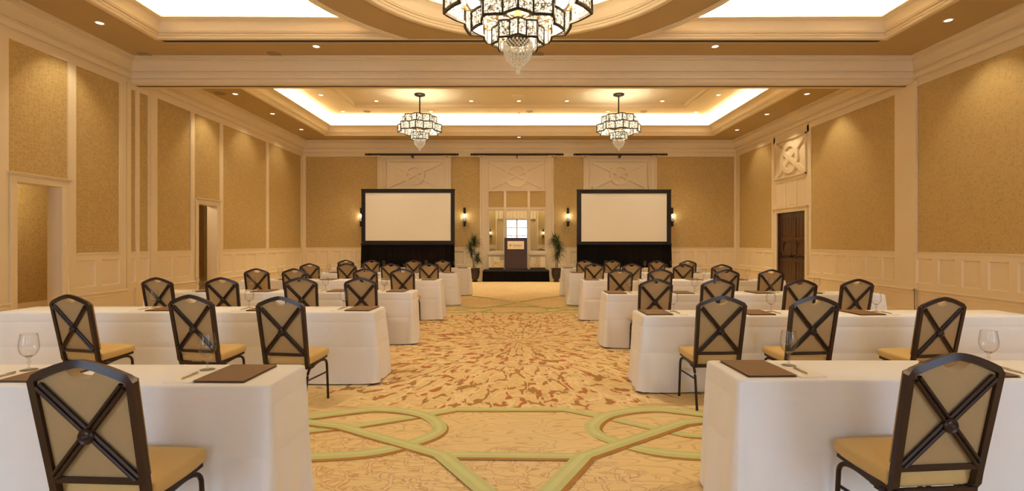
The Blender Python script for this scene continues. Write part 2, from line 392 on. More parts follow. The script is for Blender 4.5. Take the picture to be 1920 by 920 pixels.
CROWN = [(-.085, ZC+.001), (-.085, ZC-.018), (-.03, ZC-.018), (-.03, ZC-.03), (.015, ZC-.03), (.03, ZC-.015), (.03, ZC+.02), (.050, ZC+.025), (.050, ZC+.05), (.036, ZC+.055), (.036, ZC+.068), (.075, ZC+.072), (.078, ZC+.092), (.090, ZC+.097), (.09, ZC+.13), (.10, ZC+.19), (.125, ZC+.24), (.165, ZC+.27), (.20, ZC+.28), (.20, ZC+.29), (.235, ZC+.295), (.235, ZC+.315), (.15, ZC+.315), (.08, ZC+.20), (.03, ZC+.03)]
def ccw(l):
    return l if sum(a[0]*b[1]-b[0]*a[1] for a, b in zip(l, l[1:]+l[:1])) > 0 else l[::-1]
for i, l in enumerate((TL, TR, TC, TB)):
    bm = nb(); sweep(bm, ccw(l), CROWN, True); struct('trim_%d' % (i+1), bm, 'trim', smooth=True)
# boxes above the trays
def lid(x0, x1, y0, y1, z0, z1):
    bm = nb(); P = [(x0, y0), (x1, y0), (x1, y1), (x0, y1)]; sweep(bm, P, [(0, z0), (0, z1-.12), (.04, z1-.04), (.12, z1)], True)
    return bm
bm = lid(TX0-.22, TX1+.22, TY0-.22, TY1+.22, ZC, ZU); flat(bm, [(TX0-.1, TY0-.1), (TX1+.1, TY0-.1), (TX1+.1, TY1+.1), (TX0-.1, TY1+.1)], [], ZU)
struct('ceiling_front_recess', bm, 'upper', ceiling)
bx0, bx1, by0, by1 = -6.96-.2, 7.25+.2, 12.6-.2, 18.67+.2
PIN = [(-5.51, 13.7), (5.8, 13.7), (5.8, 17.4), (-5.51, 17.4)]
bm = lid(bx0, bx1, by0, by1, ZC, ZU); flat(bm, [(bx0+.12, by0+.12), (bx1-.12, by0+.12), (bx1-.12, by1-.12), (bx0+.12, by1-.12)], [PIN], ZU)
flat(bm, PIN, [], ZP)
struct('ceiling_back_recess', bm, 'upper', ceiling)
bm = nb(); sweep(bm, PIN, [(-.10, ZU), (-.09, ZU-.025), (-.05, ZU-.03), (-.04, ZU-.015), (0, ZU-.01), (.02, ZU+.02), (.05, ZU+.04), (.06, ZP)], True)
struct('trim_5', bm, 'trim', smooth=True)
# cove lighting strips lying in the coves behind the crown lips
for l in (TL, TR, TC, TB):
    bm = nb(); L = ccw(l); sweep(bm, L, [(.02, ZC+.17), (.07, ZC+.22)], True)
    o = mk('cove_light_strip', bm, 'cove'); o['kind'] = 'structure'
# linear slot diffuser across the front ceiling
t = thing('slot_diffuser', 'long dark linear air slot across the ceiling behind the front recess', 'vent', (0.08, 9.94, ZC-.001))
for k, (y0, y1) in enumerate(((-.085, -.07), (-.006, .006), (.07, .085))): boxo('blade', 'trim' if k != 1 else 'slot', t, -7.0, 7.05, y0, y1, -.012, 0)
boxo('backing', 'slot', t, -7.0, 7.05, -.07, .07, -.004, 0)
# beam between the two rooms
bm = nb(); box(bm, XL, XR, YBEAM0, YBEAM1, ZBEAM, ZC+.1); beam = struct('beam', bm, 'trim')
CORN = [(0, 4.90), (.030, 4.90), (.030, 4.95), (.012, 4.956), (.012, 4.985), (.050, 4.99), (.056, 5.03), (.085, 5.065), (.085, 5.095), (.066, 5.10), (.066, 5.125), (.100, 5.13), (.104, 5.17), (.125, 5.22), (.165, 5.275), (.20, 5.305), (.20, 5.325), (.245, 5.33), (.245, 5.365), (.285, 5.37), (.29, 5.40)]
FR = [(XL, YF), (XR, YF), (XR, YBEAM0), (XL, YBEAM0)]
BR = [(XL, YBEAM1), (XR, YBEAM1), (XR, YB), (XL, YB)]
for i, l in enumerate((FR, BR)):
    bm = nb(); sweep(bm, l, CORN, True); struct('trim_%d' % (6+i), bm, 'trim', smooth=True)
boxo('trim_8', 'slot', None, XL+.02, XR-.02, 11.13, 11.19, ZBEAM-.006, ZBEAM+.01)['kind'] = 'structure'

# ------------------------------------------------------------------ walls
ZB, ZD, ZT = .44, 1.235, 4.80                    # base cap, top of wainscot, top of wallpaper
class Wall:
    def __init__(s, name, f): s.f = f; s.o = None; s.name = name
    def box(s, name, mat, u0, u1, z0, z1, d0, d1, parent=None, bev=0):
        a = s.f(u0, d0); b = s.f(u1, d1); bm = nb()
        box(bm, min(a[0], b[0]), max(a[0], b[0]), min(a[1], b[1]), max(a[1], b[1]), z0, z1, bev)
        return mk(name, bm, mat, parent or s.o)
    def poly(s, name, mat, pts, d0, d1, parent=None):
        bm = nb(); prism(bm, pts, lambda u, v, k: Vector((*s.f(u, d1 if k else d0), v))); return mk(name, bm, mat, parent or s.o)
    def paper(s, u0, u1, z0=ZD, z1=ZT):
        s.box('wallpaper_panel', 'paper', u0, u1, z0, z1, .001, .008)
    def wains(s, u0, u1, n, z0=.58, z1=1.10, gap=.15, ends=0):
        w = (u1-u0-gap*(n-1)-2*ends)/n
        for k in range(n):
            a = u0+ends+k*(w+gap); b = a+w; bm = nb()
            ring = [(a, z0, .032), (a+.018, z0+.018, .010), (a+.03, z0+.03, .008)]
            loops = [[Vector((*s.f(uu, d), zz)) for uu, zz in ((r, q), (a+b-r, q), (a+b-r, z0+z1-q), (r, z0+z1-q))] for r, q, d in ring]
            vs = [[bm.verts.new(p) for p in l] for l in loops]
            for A, B in zip(vs, vs[1:]):
                for i in range(4): bm.faces.new((A[i], A[(i+1) % 4], B[(i+1) % 4], B[i]))
            bm.faces.new(vs[-1]); mk('wainscot_panel', bm, 'trim', s.o)
            if k < n-1: s.box('mullion', 'trim', b, b+gap, z0, z1, 0, .032)
        if ends: s.box('mullion', 'trim', u0, u0+ends, z0, z1, 0, .032); s.box('mullion', 'trim', u1-ends, u1, z0, z1, 0, .032)
        s.box('lower_rail', 'trim', u0, u1, ZB, z0, 0, .032); s.box('dado_rail', 'trim', u0, u1, z1, ZD-.02, 0, .032); s.box('dado_cap', 'trim', u0, u1, ZD-.02, ZD+.012, 0, .042, bev=.006)
    def stile(s, u0, u1, z0=0, z1=4.92, d=.032, bev=0): s.box('stile', 'trim', u0, u1, z0, z1, 0, d, bev=bev)
    def rail(s, u0, u1, z0=ZT, z1=4.92, d=.032): s.box('rail', 'trim', u0, u1, z0, z1, 0, d)
WLf = lambda u, d: (XL+d, u)
WRf = lambda u, d: (XR-d, u)
WBf = lambda u, d: (u, YB-d)
WFf = lambda u, d: (u, YF+d)
def slab(name, f, spans, z1=5.5, th=.24):        # spans: (u0, u1, z0)
    bm = nb()
    for u0, u1, z0 in spans:
        a = f(u0, -th); b = f(u1, 0); box(bm, min(a[0], b[0]), max(a[0], b[0]), min(a[1], b[1]), max(a[1], b[1]), z0, z1)
    return struct(name, bm, 'trim')
# left wall with two cased openings
D1, D2, ZDO = (8.46, 9.30), (13.30, 14.12), 2.46
WL = Wall('left', WLf); WL.o = slab('wall_left', WLf, [(YF, D1[0], 0), (D1[0], D1[1], ZDO), (D1[1], D2[0], 0), (D2[0], D2[1], ZDO), (D2[1], YB+.2, 0)])
for u0, u1, n in ((-3.3, .1, 6), (.4, 4.1, 7), (4.4, 8.10, 7), (9.60, 10.66, 2), (11.78, 12.99, 2), (14.43, 16.93, 4), (17.1, 19.66, 4)):
    WL.paper(u0, u1); WL.wains(u0, u1, n); WL.rail(u0, u1)
for a, b in ((YF, -3.3), (.1, .4), (4.1, 4.4), (8.10, 8.325), (9.43, 9.60), (10.66, 10.84), (11.56, 11.78), (12.99, 13.15), (14.27, 14.43), (16.93, 17.1), (19.66, YB)): WL.stile(a, b)
for u0, u1 in ((10.97, 11.11), (11.22, 11.49)): WL.paper(u0, u1, ZD, ZT-.03); WL.wains(u0, u1, 1)
WL.rail(10.86, 11.55, ZT-.03)
for a, b in ((10.855, 10.97), (11.11, 11.22), (11.49, 11.545)): WL.stile(a, b, .06, 4.87, .034)
def casing(W, u0, u1, zt, wl=.13, crown=True):
    for a, b in ((u0-wl, u0), (u1, u1+wl)):
        W.box('casing', 'trim', a, b, 0, zt, 0, .045, bev=.006); c = a if a < u0 else b
        W.box('casing_bead', 'trim', min(c, c+(.03 if a < u0 else -.03)), max(c, c+(.03 if a < u0 else -.03)), 0, zt+.10, .045, .06, bev=.005)
    W.box('casing_head', 'trim', u0-wl, u1+wl, zt, zt+.11, 0, .046, bev=.006)
    if crown:
        W.box('casing_cap', 'trim', u0-wl-.02, u1+wl+.02, zt+.11, zt+.135, 0, .075, bev=.006); W.box('casing_cap', 'trim', u0-wl-.035, u1+wl+.035, zt+.135, zt+.155, 0, .10, bev=.006)
for d, (a, b) in ((D1, (8.325, 9.43)), (D2, (13.15, 14.27))):
    WL.paper(a, b, ZDO+.15, ZT); WL.rail(a, b); casing(WL, d[0], d[1], ZDO)
# dim corridor beyond the openings
bm = nb(); box(bm, XL-1.9, XL-1.8, 6.8, 16.6, 0, 3.2); c = struct('wall_corridor', bm, 'paper')
bm = nb(); box(bm, XL-1.8, XL-.24, 6.7, 6.8, 0, 3.2); struct('wall_corridor_near', bm, 'paper')
bm = nb(); box(bm, XL-1.8, XL-.24, 11.5, 11.6, 0, 3.2); struct('wall_corridor_middle', bm, 'paper')
bm = nb(); box(bm, XL-1.8, XL-.24, 16.5, 16.6, 0, 3.2); struct('wall_corridor_far', bm, 'paper')
bm = nb(); box(bm, XL-1.9, XL-.24, 6.7, 16.6, 3.0, 3.1); struct('ceiling_corridor', bm, 'ceil')
bm = nb(); box(bm, XL-1.8, XL-1.775, 6.8, 11.5, 0, .2, .005); box(bm, XL-1.8, XL-1.775, 11.6, 16.5, 0, .2, .005); box(bm, XL-1.8, XL-.24, 11.475, 11.5, 0, .2, .005); box(bm, XL-1.8, XL-.24, 16.475, 16.5, 0, .2, .005); struct('baseboard_corridor', bm, 'trim')
for y, w_ in ((9.6, 26), (13.2, 20)): point('corridor_lamp', (XL-.95, y, 2.75), w_, .12)
# right wall with the carved doors bay
DR = (15.10, 16.74); ZDR = 2.40
WR = Wall('right', WRf); WR.o = slab('wall_right', WRf, [(YF, DR[0], 0), (DR[0], DR[1], ZDR), (DR[1], YB+.2, 0)])
for u0, u1, n in ((-3.3, 1.9, 9), (2.2, 6.36, 8), (6.66, 10.89, 8), (11.5, 14.79, 6), (17.07, 19.56, 4)):
    WR.paper(u0, u1); WR.wains(u0, u1, n); WR.rail(u0, u1)
for a, b in ((YF, -3.3), (1.9, 2.2), (6.36, 6.66), (11.49-.0, 11.5), (14.79, 14.90), (16.94, 17.07), (19.56, YB)): WR.stile(a, b)
WR.stile(10.89, 11.49, 0, 4.92, .06, .006)
casing(WR, DR[0], DR[1], ZDR, .14)
WR.stile(14.90, 15.0, ZDR+.14); WR.stile(16.84, 16.94, ZDR+.14)
def carved(W, u0, u1, z0, z1, ringr, par=None, bw=.055):
    """recessed field with a raised saltire and ring"""
    f = W.box('carved_field', 'trim', u0, u1, z0, z1, .001, .012)
    for a, b, c, d in ((u0, u1, z0-.0, z0+.035), (u0, u1, z1-.035, z1), (u0, u0+.035, z0, z1), (u1-.035, u1, z0, z1)):
        W.box('field_moulding', 'trim', a, b, c, d, .0, .085, f)
    uc, zc = (u0+u1)/2, (z0+z1)/2; L = Vector((u1-u0-.07, z1-z0-.07)); nn = Vector((-L.y, L.x)).normalized()*bw
    for sg in (1, -1):
        d = Vector((L.x/2, sg*L.y/2)); n = Vector((-d.y, d.x)).normalized()*bw; c = Vector((uc, zc))
        W.poly('saltire_band', 'trim', [tuple(c-d*.97-n), tuple(c+d*.97-n), tuple(c+d*.97+n), tuple(c-d*.97+n)], .012, .075+.006*sg, f)
    out = arc(uc, zc, ringr, 0, 2*pi, 48)[:-1]; inn = arc(uc, zc, ringr-bw*2.1, 0, 2*pi, 48)[:-1]; bm = nb()
    for k in (.012, .082):
        A = [bm.verts.new(Vector((*W.f(u, k), v))) for u, v in out]; B = [bm.verts.new(Vector((*W.f(u, k), v))) for u, v in inn]
        for i in range(48): bm.faces.new((A[i], A[(i+1) % 48], B[(i+1) % 48], B[i]))
        if k == .012: A0, B0 = A, B
    for i in range(48): bm.faces.new((A0[i], A0[(i+1) % 48], A[(i+1) % 48], A[i])); bm.faces.new((B0[i], B0[(i+1) % 48], B[(i+1) % 48], B[i]))
    mk('ring_band', bm, 'trim', f)
    return f
carved(WR, 15.0, 16.84, 3.50, 4.72, .50, bw=.07)
WR.rail(14.9, 16.94, 4.72); WR.rail(15.0, 16.84, 3.38, 3.50)
for a, b in ((15.03, 15.55), (15.66, 16.18), (16.29, 16.81)):
    W = WR; W.box('fluted_panel', 'trim', a, b, 2.62, 3.38, 0, .012)
    for k in range(6): W.box('reed', 'trim', a+.03+k*.08, a+.075+k*.08, 2.62, 3.36, .012, .018, bev=.002)
for a, b in ((15.0, 15.03), (15.55, 15.66), (16.18, 16.29), (16.81, 16.84)): WR.stile(a, b, ZDR+.15, 3.38)
# back wall
def bxp(px): return (px-CX)/47.86
def bzp(py): return H-(py-CY)/47.86
WB = Wall('back', WBf); WB.o = slab('wall_back', WBf, [(XL-.2, XR+.2, 0)])
BAYS = [(bxp(709), bxp(846)), (bxp(900), bxp(1038)), (bxp(1093.5), bxp(1230.5))]
for px0, px1, n in ((574, 709, 6), (846, 900, 2), (1038, 1093.5, 2), (1230.5, 1376, 6)):
    a, b = bxp(px0), bxp(px1); WB.paper(a, b); WB.wains(a, b, n, ends=.06); WB.rail(a, b)
WB.stile(XL, bxp(574)); WB.stile(bxp(1376), XR)
for i, (a, b) in enumerate(BAYS):
    for s0, s1 in ((a, a+.30), (b-.30, b)):
        WB.box('pilaster', 'trim', s0, s1, 0, 4.72, 0, .10, bev=.004)
        for k in (.05, .10, .20, .25): WB.box('pilaster_bead', 'trim', s0+k-.008, s0+k+.008, 0 if i != 1 else .0, 4.72, .10, .125, bev=.003)
    WB.box('rail', 'trim', a, b, 4.72, 4.90, 0, .11, bev=.004)
    if i != 1:
        carved(WB, a+.30, b-.30, 3.54, 4.62, .40); WB.rail(a+.3, b-.3, 4.62, 4.72, .05); WB.rail(a+.3, b-.3, 3.44, 3.54, .05)
        WB.box('plain_field', 'trim', a+.3, b-.3, .44, 3.44, 0, .01); WB.rail(a+.3, b-.3, 1.1, 1.235, .03)
a, b = BAYS[1]; carved(WB, a+.30, b-.30, bzp(356.5), bzp(301), .46); WB.rail(a+.3, b-.3, bzp(301), 4.72, .05)
WB.box('rail', 'trim', a+.3, b-.3, bzp(358.8), bzp(355.8), 0, .07, bev=.005)
# mirrored unit in the centre bay
uc = (a+b)/2
mu = thing('mirrored_panelling', 'tall mirrored panelling with nine lights in white frame behind the podium', 'mirror', (uc, YB-.01, 0))
def mb(name, mat, px0, px1, py0, py1, d0, d1, bev=0, par=None):
    bm = nb(); x0, x1 = bxp(px0)-uc, bxp(px1)-uc; z1, z0 = bzp(py0), bzp(py1); box(bm, x0, x1, -d1, -d0, z0, z1, bev); return mk(name, bm, mat, par or mu)
cols = [(916.5, 944.5), (949.5, 989), (994, 1022.5)]
for x0, x1 in cols:
    mb('fabric_light', 'paper', x0, x1, 359, 388.5, .0, .012)
    mb('mirror_pane', 'mirror', x0, x1, 393.5, 470, .0, .012)
    mb('mirror_pane', 'mirror', x0, x1, 479.5, 506, .0, .012)
    for q0, q1 in ((x0, x0+1), (x1-1, x1)): mb('glazing_bead', 'trim', q0, q1, 393.5, 470, .012, .035)
    mb('glazing_bead', 'trim', x0+1, x1-1, 393.5, 394.6, .012, .035)
    mb('ledge', 'trim', x0-1.5, x1+1.5, 472, 477.5, .05, .10, .01); mb('glazing_bead', 'trim', x0, x1, 479.5, 481, .012, .05)
for x0, x1 in ((914.3, 916.5), (944.5, 949.5), (989, 994), (1022.5, 1024)): mb('mullion', 'trim', x0, x1, 358.8, 530, 0, .06, .004)
for y0, y1, d in ((388.5, 393.5, .065), (470, 479.5, .055), (506, 530, .055)):
    for x0, x1 in cols: mb('transom', 'trim', x0, x1, y0, y1, 0, d, .004)
# baseboards: swept, broken at the openings
BASE = [(0, 0), (.045, 0), (.045, .34), (.052, .345), (.052, .37), (.046, .375), (.046, .405), (.06, .412), (.072, .425), (.075, .44), (.06, .452), (.035, .456), (0, .458)]
def base(name, runs, f):
    bm = nb()
    for pts in runs: sweep(bm, pts, BASE, False)
    struct(name, bm, 'trim')
base('baseboard_left', [[(XL, D1[0]-.13), (XL, YF)], [(XL, 10.86), (XL, D1[1]+.13)], [(XL, D2[0]-.13), (XL, 11.54)], [(XL, YB), (XL, D2[1]+.13)]], WLf)
base('baseboard_right', [[(XR, YF), (XR, 10.89)], [(XR, 11.49), (XR, DR[0]-.14)], [(XR, DR[1]+.14), (XR, YB)]], WRf)
base('baseboard_back', [[(BAYS[0][0], YB), (XL, YB)], [(BAYS[1][0], YB), (BAYS[0][1], YB)], [(BAYS[2][0], YB), (BAYS[1][1], YB)], [(XR, YB), (BAYS[2][1], YB)]], WBf)
base('baseboard_pier', [[(XR-.06, 10.87), (XR-.06, 11.51)]], WRf)
# rear wall behind the camera with windows (seen in the mirrors and the glasses)
ZW0, ZW1 = .55, 3.42
spans = []; u = XL-.2
for wx, ww in WINS: spans += [(u, wx-ww/2, 0)]; u = wx+ww/2
spans += [(u, XR+.2, 0)]
WF = Wall('rear', WFf); WF.o = slab('wall_rear', WFf, spans)
bm = nb()
for wx, ww in WINS: box(bm, wx-ww/2, wx+ww/2, YF-.24, YF, 0, ZW0); box(bm, wx-ww/2, wx+ww/2, YF-.24, YF, ZW1, 5.5)
struct('wall_rear_infill', bm, 'trim')
for k, (wx, ww) in enumerate(WINS):
    bm = nb(); x0, x1 = wx-ww/2, wx+ww/2
    box(bm, x0, x1, YF-.14, YF-.08, ZW0, ZW0+.08); box(bm, x0, x1, YF-.14, YF-.08, ZW1-.08, ZW1)
    for xx in (x0+.035, wx, x1-.035): box(bm, xx-.065, xx+.065, YF-.14, YF-.08, ZW0, ZW1)
    for xx in (wx-ww/4, wx+ww/4): box(bm, xx-.015, xx+.015, YF-.13, YF-.09, ZW0, ZW1)
    for zz in (1.3, 2.0, 2.7): box(bm, x0, x1, YF-.13, YF-.09, zz-.045, zz+.045)
    w = struct('window_%d' % (k+1), bm, 'white_plastic')
    boxo('window_pane', 'pane', w, x0+.02, x1-.02, YF-.112, YF-.108, ZW0+.02, ZW1-.02)
    for sx in (-1, 1):
        bm = nb(); n = 46; c0 = wx+sx*(ww/2+.02); c1 = wx+sx*(ww/2+.75); pts = []
        for i in range(n+1): tt = i/n; pts.append((c0+(c1-c0)*tt, YF+.16+.05*sin(tt*34)))
        A = [bm.verts.new((x, y, .03)) for x, y in pts]; B = [bm.verts.new((x, y+.0, 4.15)) for x, y in pts]
        for i in range(n): bm.faces.new((A[i], A[i+1], B[i+1], B[i]))
        side = 'left' if sx < 0 else 'right'; where = ('first', 'middle', 'last')[k]
        mk('drape', bm, 'drape', smooth='all', label='cream pleated drape hanging %s of the %s rear window, seen in mirror' % (side, where), category='curtain', group='drapes at the rear windows')
    bm = nb(); n = 90; A = []; B = []
    for i in range(n+1): tt = i/n; x = wx-ww/2-.75+(ww+1.5)*tt; y = YF+.30+.03*sin(tt*70); A.append(bm.verts.new((x, y, 3.42))); B.append(bm.verts.new((x, y, 4.2)))
    for i in range(n): bm.faces.new((A[i], A[i+1], B[i+1], B[i]))
    mk('valance', bm, 'drape', smooth='all', label='cream pleated valance over the %s rear window, seen in mirror' % ('first', 'middle', 'last')[k], category='curtain', group='valances at the rear windows')
us = [XL] + sum([[wx-ww/2-.78, wx+ww/2+.78] for wx, ww in WINS], []) + [XR]
for k in range(0, len(us), 2): WF.paper(us[k]+.1, us[k+1]-.1); WF.wains(us[k]+.1, us[k+1]-.1, max(1, int((us[k+1]-us[k])/.7)))

# carved wooden double doors on the right
def wdoor(u0, u1, idx):
    bm = nb(); box(bm, XR+.10, XR+.15, u0, u1, .01, ZDR); d = struct('door_%d' % idx, bm, 'wood')
    f = XR+.10
    def b(nm, a, c, z0, z1, t, mat='wood'): bm = nb(); box(bm, f-t, f, a, c, z0, z1, min(.01, t*.4)); return mk(nm, bm, mat, d)
    w = u1-u0
    b('door_stile', u0, u0+.12, .01, ZDR, .022); b('door_stile', u1-.12, u1, .01, ZDR, .022)
    b('door_rail', u0+.12, u1-.12, .01, .22, .022); b('door_rail', u0+.12, u1-.12, 2.22, ZDR, .022); b('door_rail', u0+.12, u1-.12, 1.50, 1.60, .022); b('door_rail', u0+.12, u1-.12, .84, .93, .022)
    for k in range(3): b('door_plank', u0+.14+k*(w-.28)/3+.01, u0+.14+(k+1)*(w-.28)/3-.01, .24, .82, .014)
    for k in range(3): b('door_plank', u0+.14+k*(w-.28)/3+.01, u0+.14+(k+1)*(w-.28)/3-.01, 1.62, 2.2, .014)
    bm = nb(); c = ((u0+u1)/2, 1.215); R = (w-.26)/2; tube(bm, [(f-.012, c[0]+R*cos(q), c[1]+R*sin(q)) for q in [2*pi*i/32 for i in range(32)]], .022, 8, True, up=(1, 0, 0)); mk('carved_ring', bm, 'wood', d, smooth=True)
    bm = nb(); box(bm, f-.085, f-.055, u0+.04, u1-.04, .985, 1.03, .006); box(bm, f-.085, f, u0+.03, u0+.10, .97, 1.045, .005); box(bm, f-.085, f, u1-.10, u1-.03, .97, 1.045, .005); mk('panic_bar', bm, 'iron', d)
wdoor(DR[0]+.02, (DR[0]+DR[1])/2-.004, 1); wdoor((DR[0]+DR[1])/2+.004, DR[1]-.02, 2)
bm = nb(); box(bm, XR+.0, XR+.24, DR[0], DR[0]+.02, 0, ZDR); box(bm, XR, XR+.24, DR[1]-.02, DR[1], 0, ZDR); box(bm, XR, XR+.24, DR[0], DR[1], ZDR-.004, ZDR+.02); struct('trim_9', bm, 'wood')
boxo('trim_10', 'wood', None, XR+.2, XR+.24, DR[0], DR[1], 0, ZDR)['kind'] = 'structure'

# ------------------------------------------------------------------ stage, podium, screens, urns
def pt(px, py, d): s = F/d; return ((px-CX)/s, d, H-(py-CY)/s)
ORD = ['nearest the camera', 'second from the camera', 'third from the camera', 'fourth from the camera', 'fifth from the camera', 'nearest the stage']
st = thing('stage_platform', 'low black skirted stage platform under the podium', 'stage', ((905+1030)/2/51-CX/51, 19.22, 0))
SW = 1.225
boxo('deck', 'stage', st, -SW, SW, -.61, .49, .37, .405, bev=.006)
bm = nb(); P = []
for (x0, y0), (x1, y1) in (((-SW, .48), (-SW, -.61)), ((-SW, -.61), (SW, -.61)), ((SW, -.61), (SW, .48))):
    L = sqrt((x1-x0)**2+(y1-y0)**2); n = int(L/.018)
    for i in range(n): t_ = i/n; nx, ny = (y1-y0)/L, -(x1-x0)/L; w = .012+.009*sin(t_*L*42+sin(t_*L*7)*2); P.append((x0+(x1-x0)*t_-nx*-w*(-1), y0+(y1-y0)*t_-ny*-w*(-1), w))
def skirt(bm, pts, z0, z1, flare=.015, c=(0, 0)):
    A = [bm.verts.new((x, y, z1)) for x, y, w in pts]; B = [bm.verts.new((x*(1+flare), y*(1+flare) if y < 0 else y, z0)) for x, y, w in pts]
    for i in range(len(pts)-1): bm.faces.new((A[i], A[i+1], B[i+1], B[i]))
skirt(bm, [(x*1.0, y, w) for x, y, w in P], .005, .385); mk('stage_skirt', bm, 'skirt', st, smooth='all')
pc = (967/50.3-CX/50.3, 18.95)
pod = thing('podium', 'dark brown podium with gold name plaque on the stage', 'podium', (pc[0], pc[1], .405))
boxo('body', 'podium', pod, -.40, .40, -.14, .30, .07, 1.14, bev=.01)
boxo('plinth', 'podium_d', pod, -.37, .37, -.12, .28, 0, .07)
for s_ in (-1, 1): boxo('side_panel', 'podium_d', pod, s_*.405-.018, s_*.405+.018, -.155, .32, .05, 1.185, bev=.006)
bm = nb(); prism(bm, [(-.15, 1.19), (.33, 1.10), (.33, 1.13), (-.15, 1.215)], lambda u, v, k: (-.42 if not k else .42, u, v)); mk('sloped_top', bm, 'podium_d', pod)
boxo('front_rail', 'podium_d', pod, -.387, .387, -.158, -.14, 1.12, 1.19)
pl = boxo('name_plaque', 'plaque', pod, -.305, .31, -.152, -.139, .79, 1.09, bev=.004, label='pale gold plaque with script lettering')
def text(body, size, loc, par, mat='ink', shear=.35, sx=1):
    cu = bpy.data.curves.new('lettering', 'FONT'); cu.body = body; cu.size = size; cu.extrude = .001; cu.align_x = 'CENTER'; cu.shear = shear
    o = bpy.data.objects.new('tmp', cu); COL.objects.link(o); dg = bpy.context.evaluated_depsgraph_get(); me = bpy.data.meshes.new_from_object(o.evaluated_get(dg)); bpy.data.objects.remove(o)
    for v in me.vertices: v.co = Vector((v.co.x*sx, -v.co.z, v.co.y))
    me.materials.clear(); me.materials.append(M[mat]); q = bpy.data.objects.new('lettering', me); COL.objects.link(q); q.location = loc; q.parent = par; return q
text('Sanctuary', .105, (.055, -.1535, .905), pl, sx=.82)
bm = nb()
for k in range(5): q = 2*pi*k/5+.3; tube(bm, [(-.20+.008*cos(q), -.1535, .935+.008*sin(q)), (-.20+.045*cos(q+.35), -.1535, .935+.045*sin(q+.35)), (-.20+.03*cos(q+.9), -.1535, .935+.03*sin(q+.9))], .005, 6, up=(0, 1, 0))
mk('emblem', bm, 'ink2', pl)
boxo('underline_rule', 'ink', pl, -.08, .19, -.154, -.152, .862, .866)
boxo('reading_ledge', 'podium_d', pod, -.38, .38, .30, .325, 1.09, 1.12)

def screen(px0, px1, py0, side, cx0, cx1, cy0, cy1, lab):
    d = 18.6; s = F/d; x0, x1 = (px0-CX)/s, (px1-CX)/s; xc = (x0+x1)/2; z = lambda py: H-(py-CY)/s
    t = thing('projection_screen', lab, 'screen', (xc, d, 0), 0, 'projection screens beside the stage')
    w = (x1-x0)/2; a0, a1 = (cx0-CX)/s-xc, (cx1-CX)/s-xc; zt, zb = z(py0), z(457.5); c0, c1 = z(cy1), z(cy0)
    boxo('screen_surface', 'screen', t, a0-.02, a1+.02, .012, .018, c0-.02, c1+.02)
    boxo('frame_border', 'black', t, -w, w, 0, .035, c1, zt-.03, bev=.003); boxo('frame_border', 'black', t, -w, w, 0, .035, zb, c0, bev=.003)
    boxo('frame_border', 'black', t, -w, a0, 0, .035, c0, c1, bev=.003); boxo('frame_border', 'black', t, a1, w, 0, .035, c0, c1, bev=.003)
    boxo('top_batten', 'black', t, -w-.01, w+.01, -.02, .05, zt-.035, zt, bev=.004)
    for s_ in (-1, 1): boxo('stand_leg', 'black', t, s_*(w-.06)-.02, s_*(w-.06)+.02, .07, .11, 0, zt-.1)
    bm = nb(); n = 170; A = []; B = []
    for i in range(n+1):
        q = i/n; x = -w+2*w*q; y = -.02+.022*sin(q*118)+.008*sin(q*41); A.append(bm.verts.new((x, y*.6, zb+.01))); B.append(bm.verts.new((x*1.01, y*1.5-.02, .01)))
    for i in range(n): bm.faces.new((A[i], A[i+1], B[i+1], B[i]))
    mk('valance_skirt', bm, 'skirt', t, smooth='all')
    boxo('skirt_batten', 'black', t, -w-.02, w+.02, -.045, -.01, zb-.02, zb+.02, bev=.004)
screen(677.5, 852.5, 354, 'left', 685, 845, 361.5, 451, 'large black-framed projection screen with pleated black skirt, left of the stage')
screen(1081.5, 1258.5, 355, 'right', 1090, 1250.3, 362.5, 452.5, 'large black-framed projection screen with pleated black skirt, right of the stage')

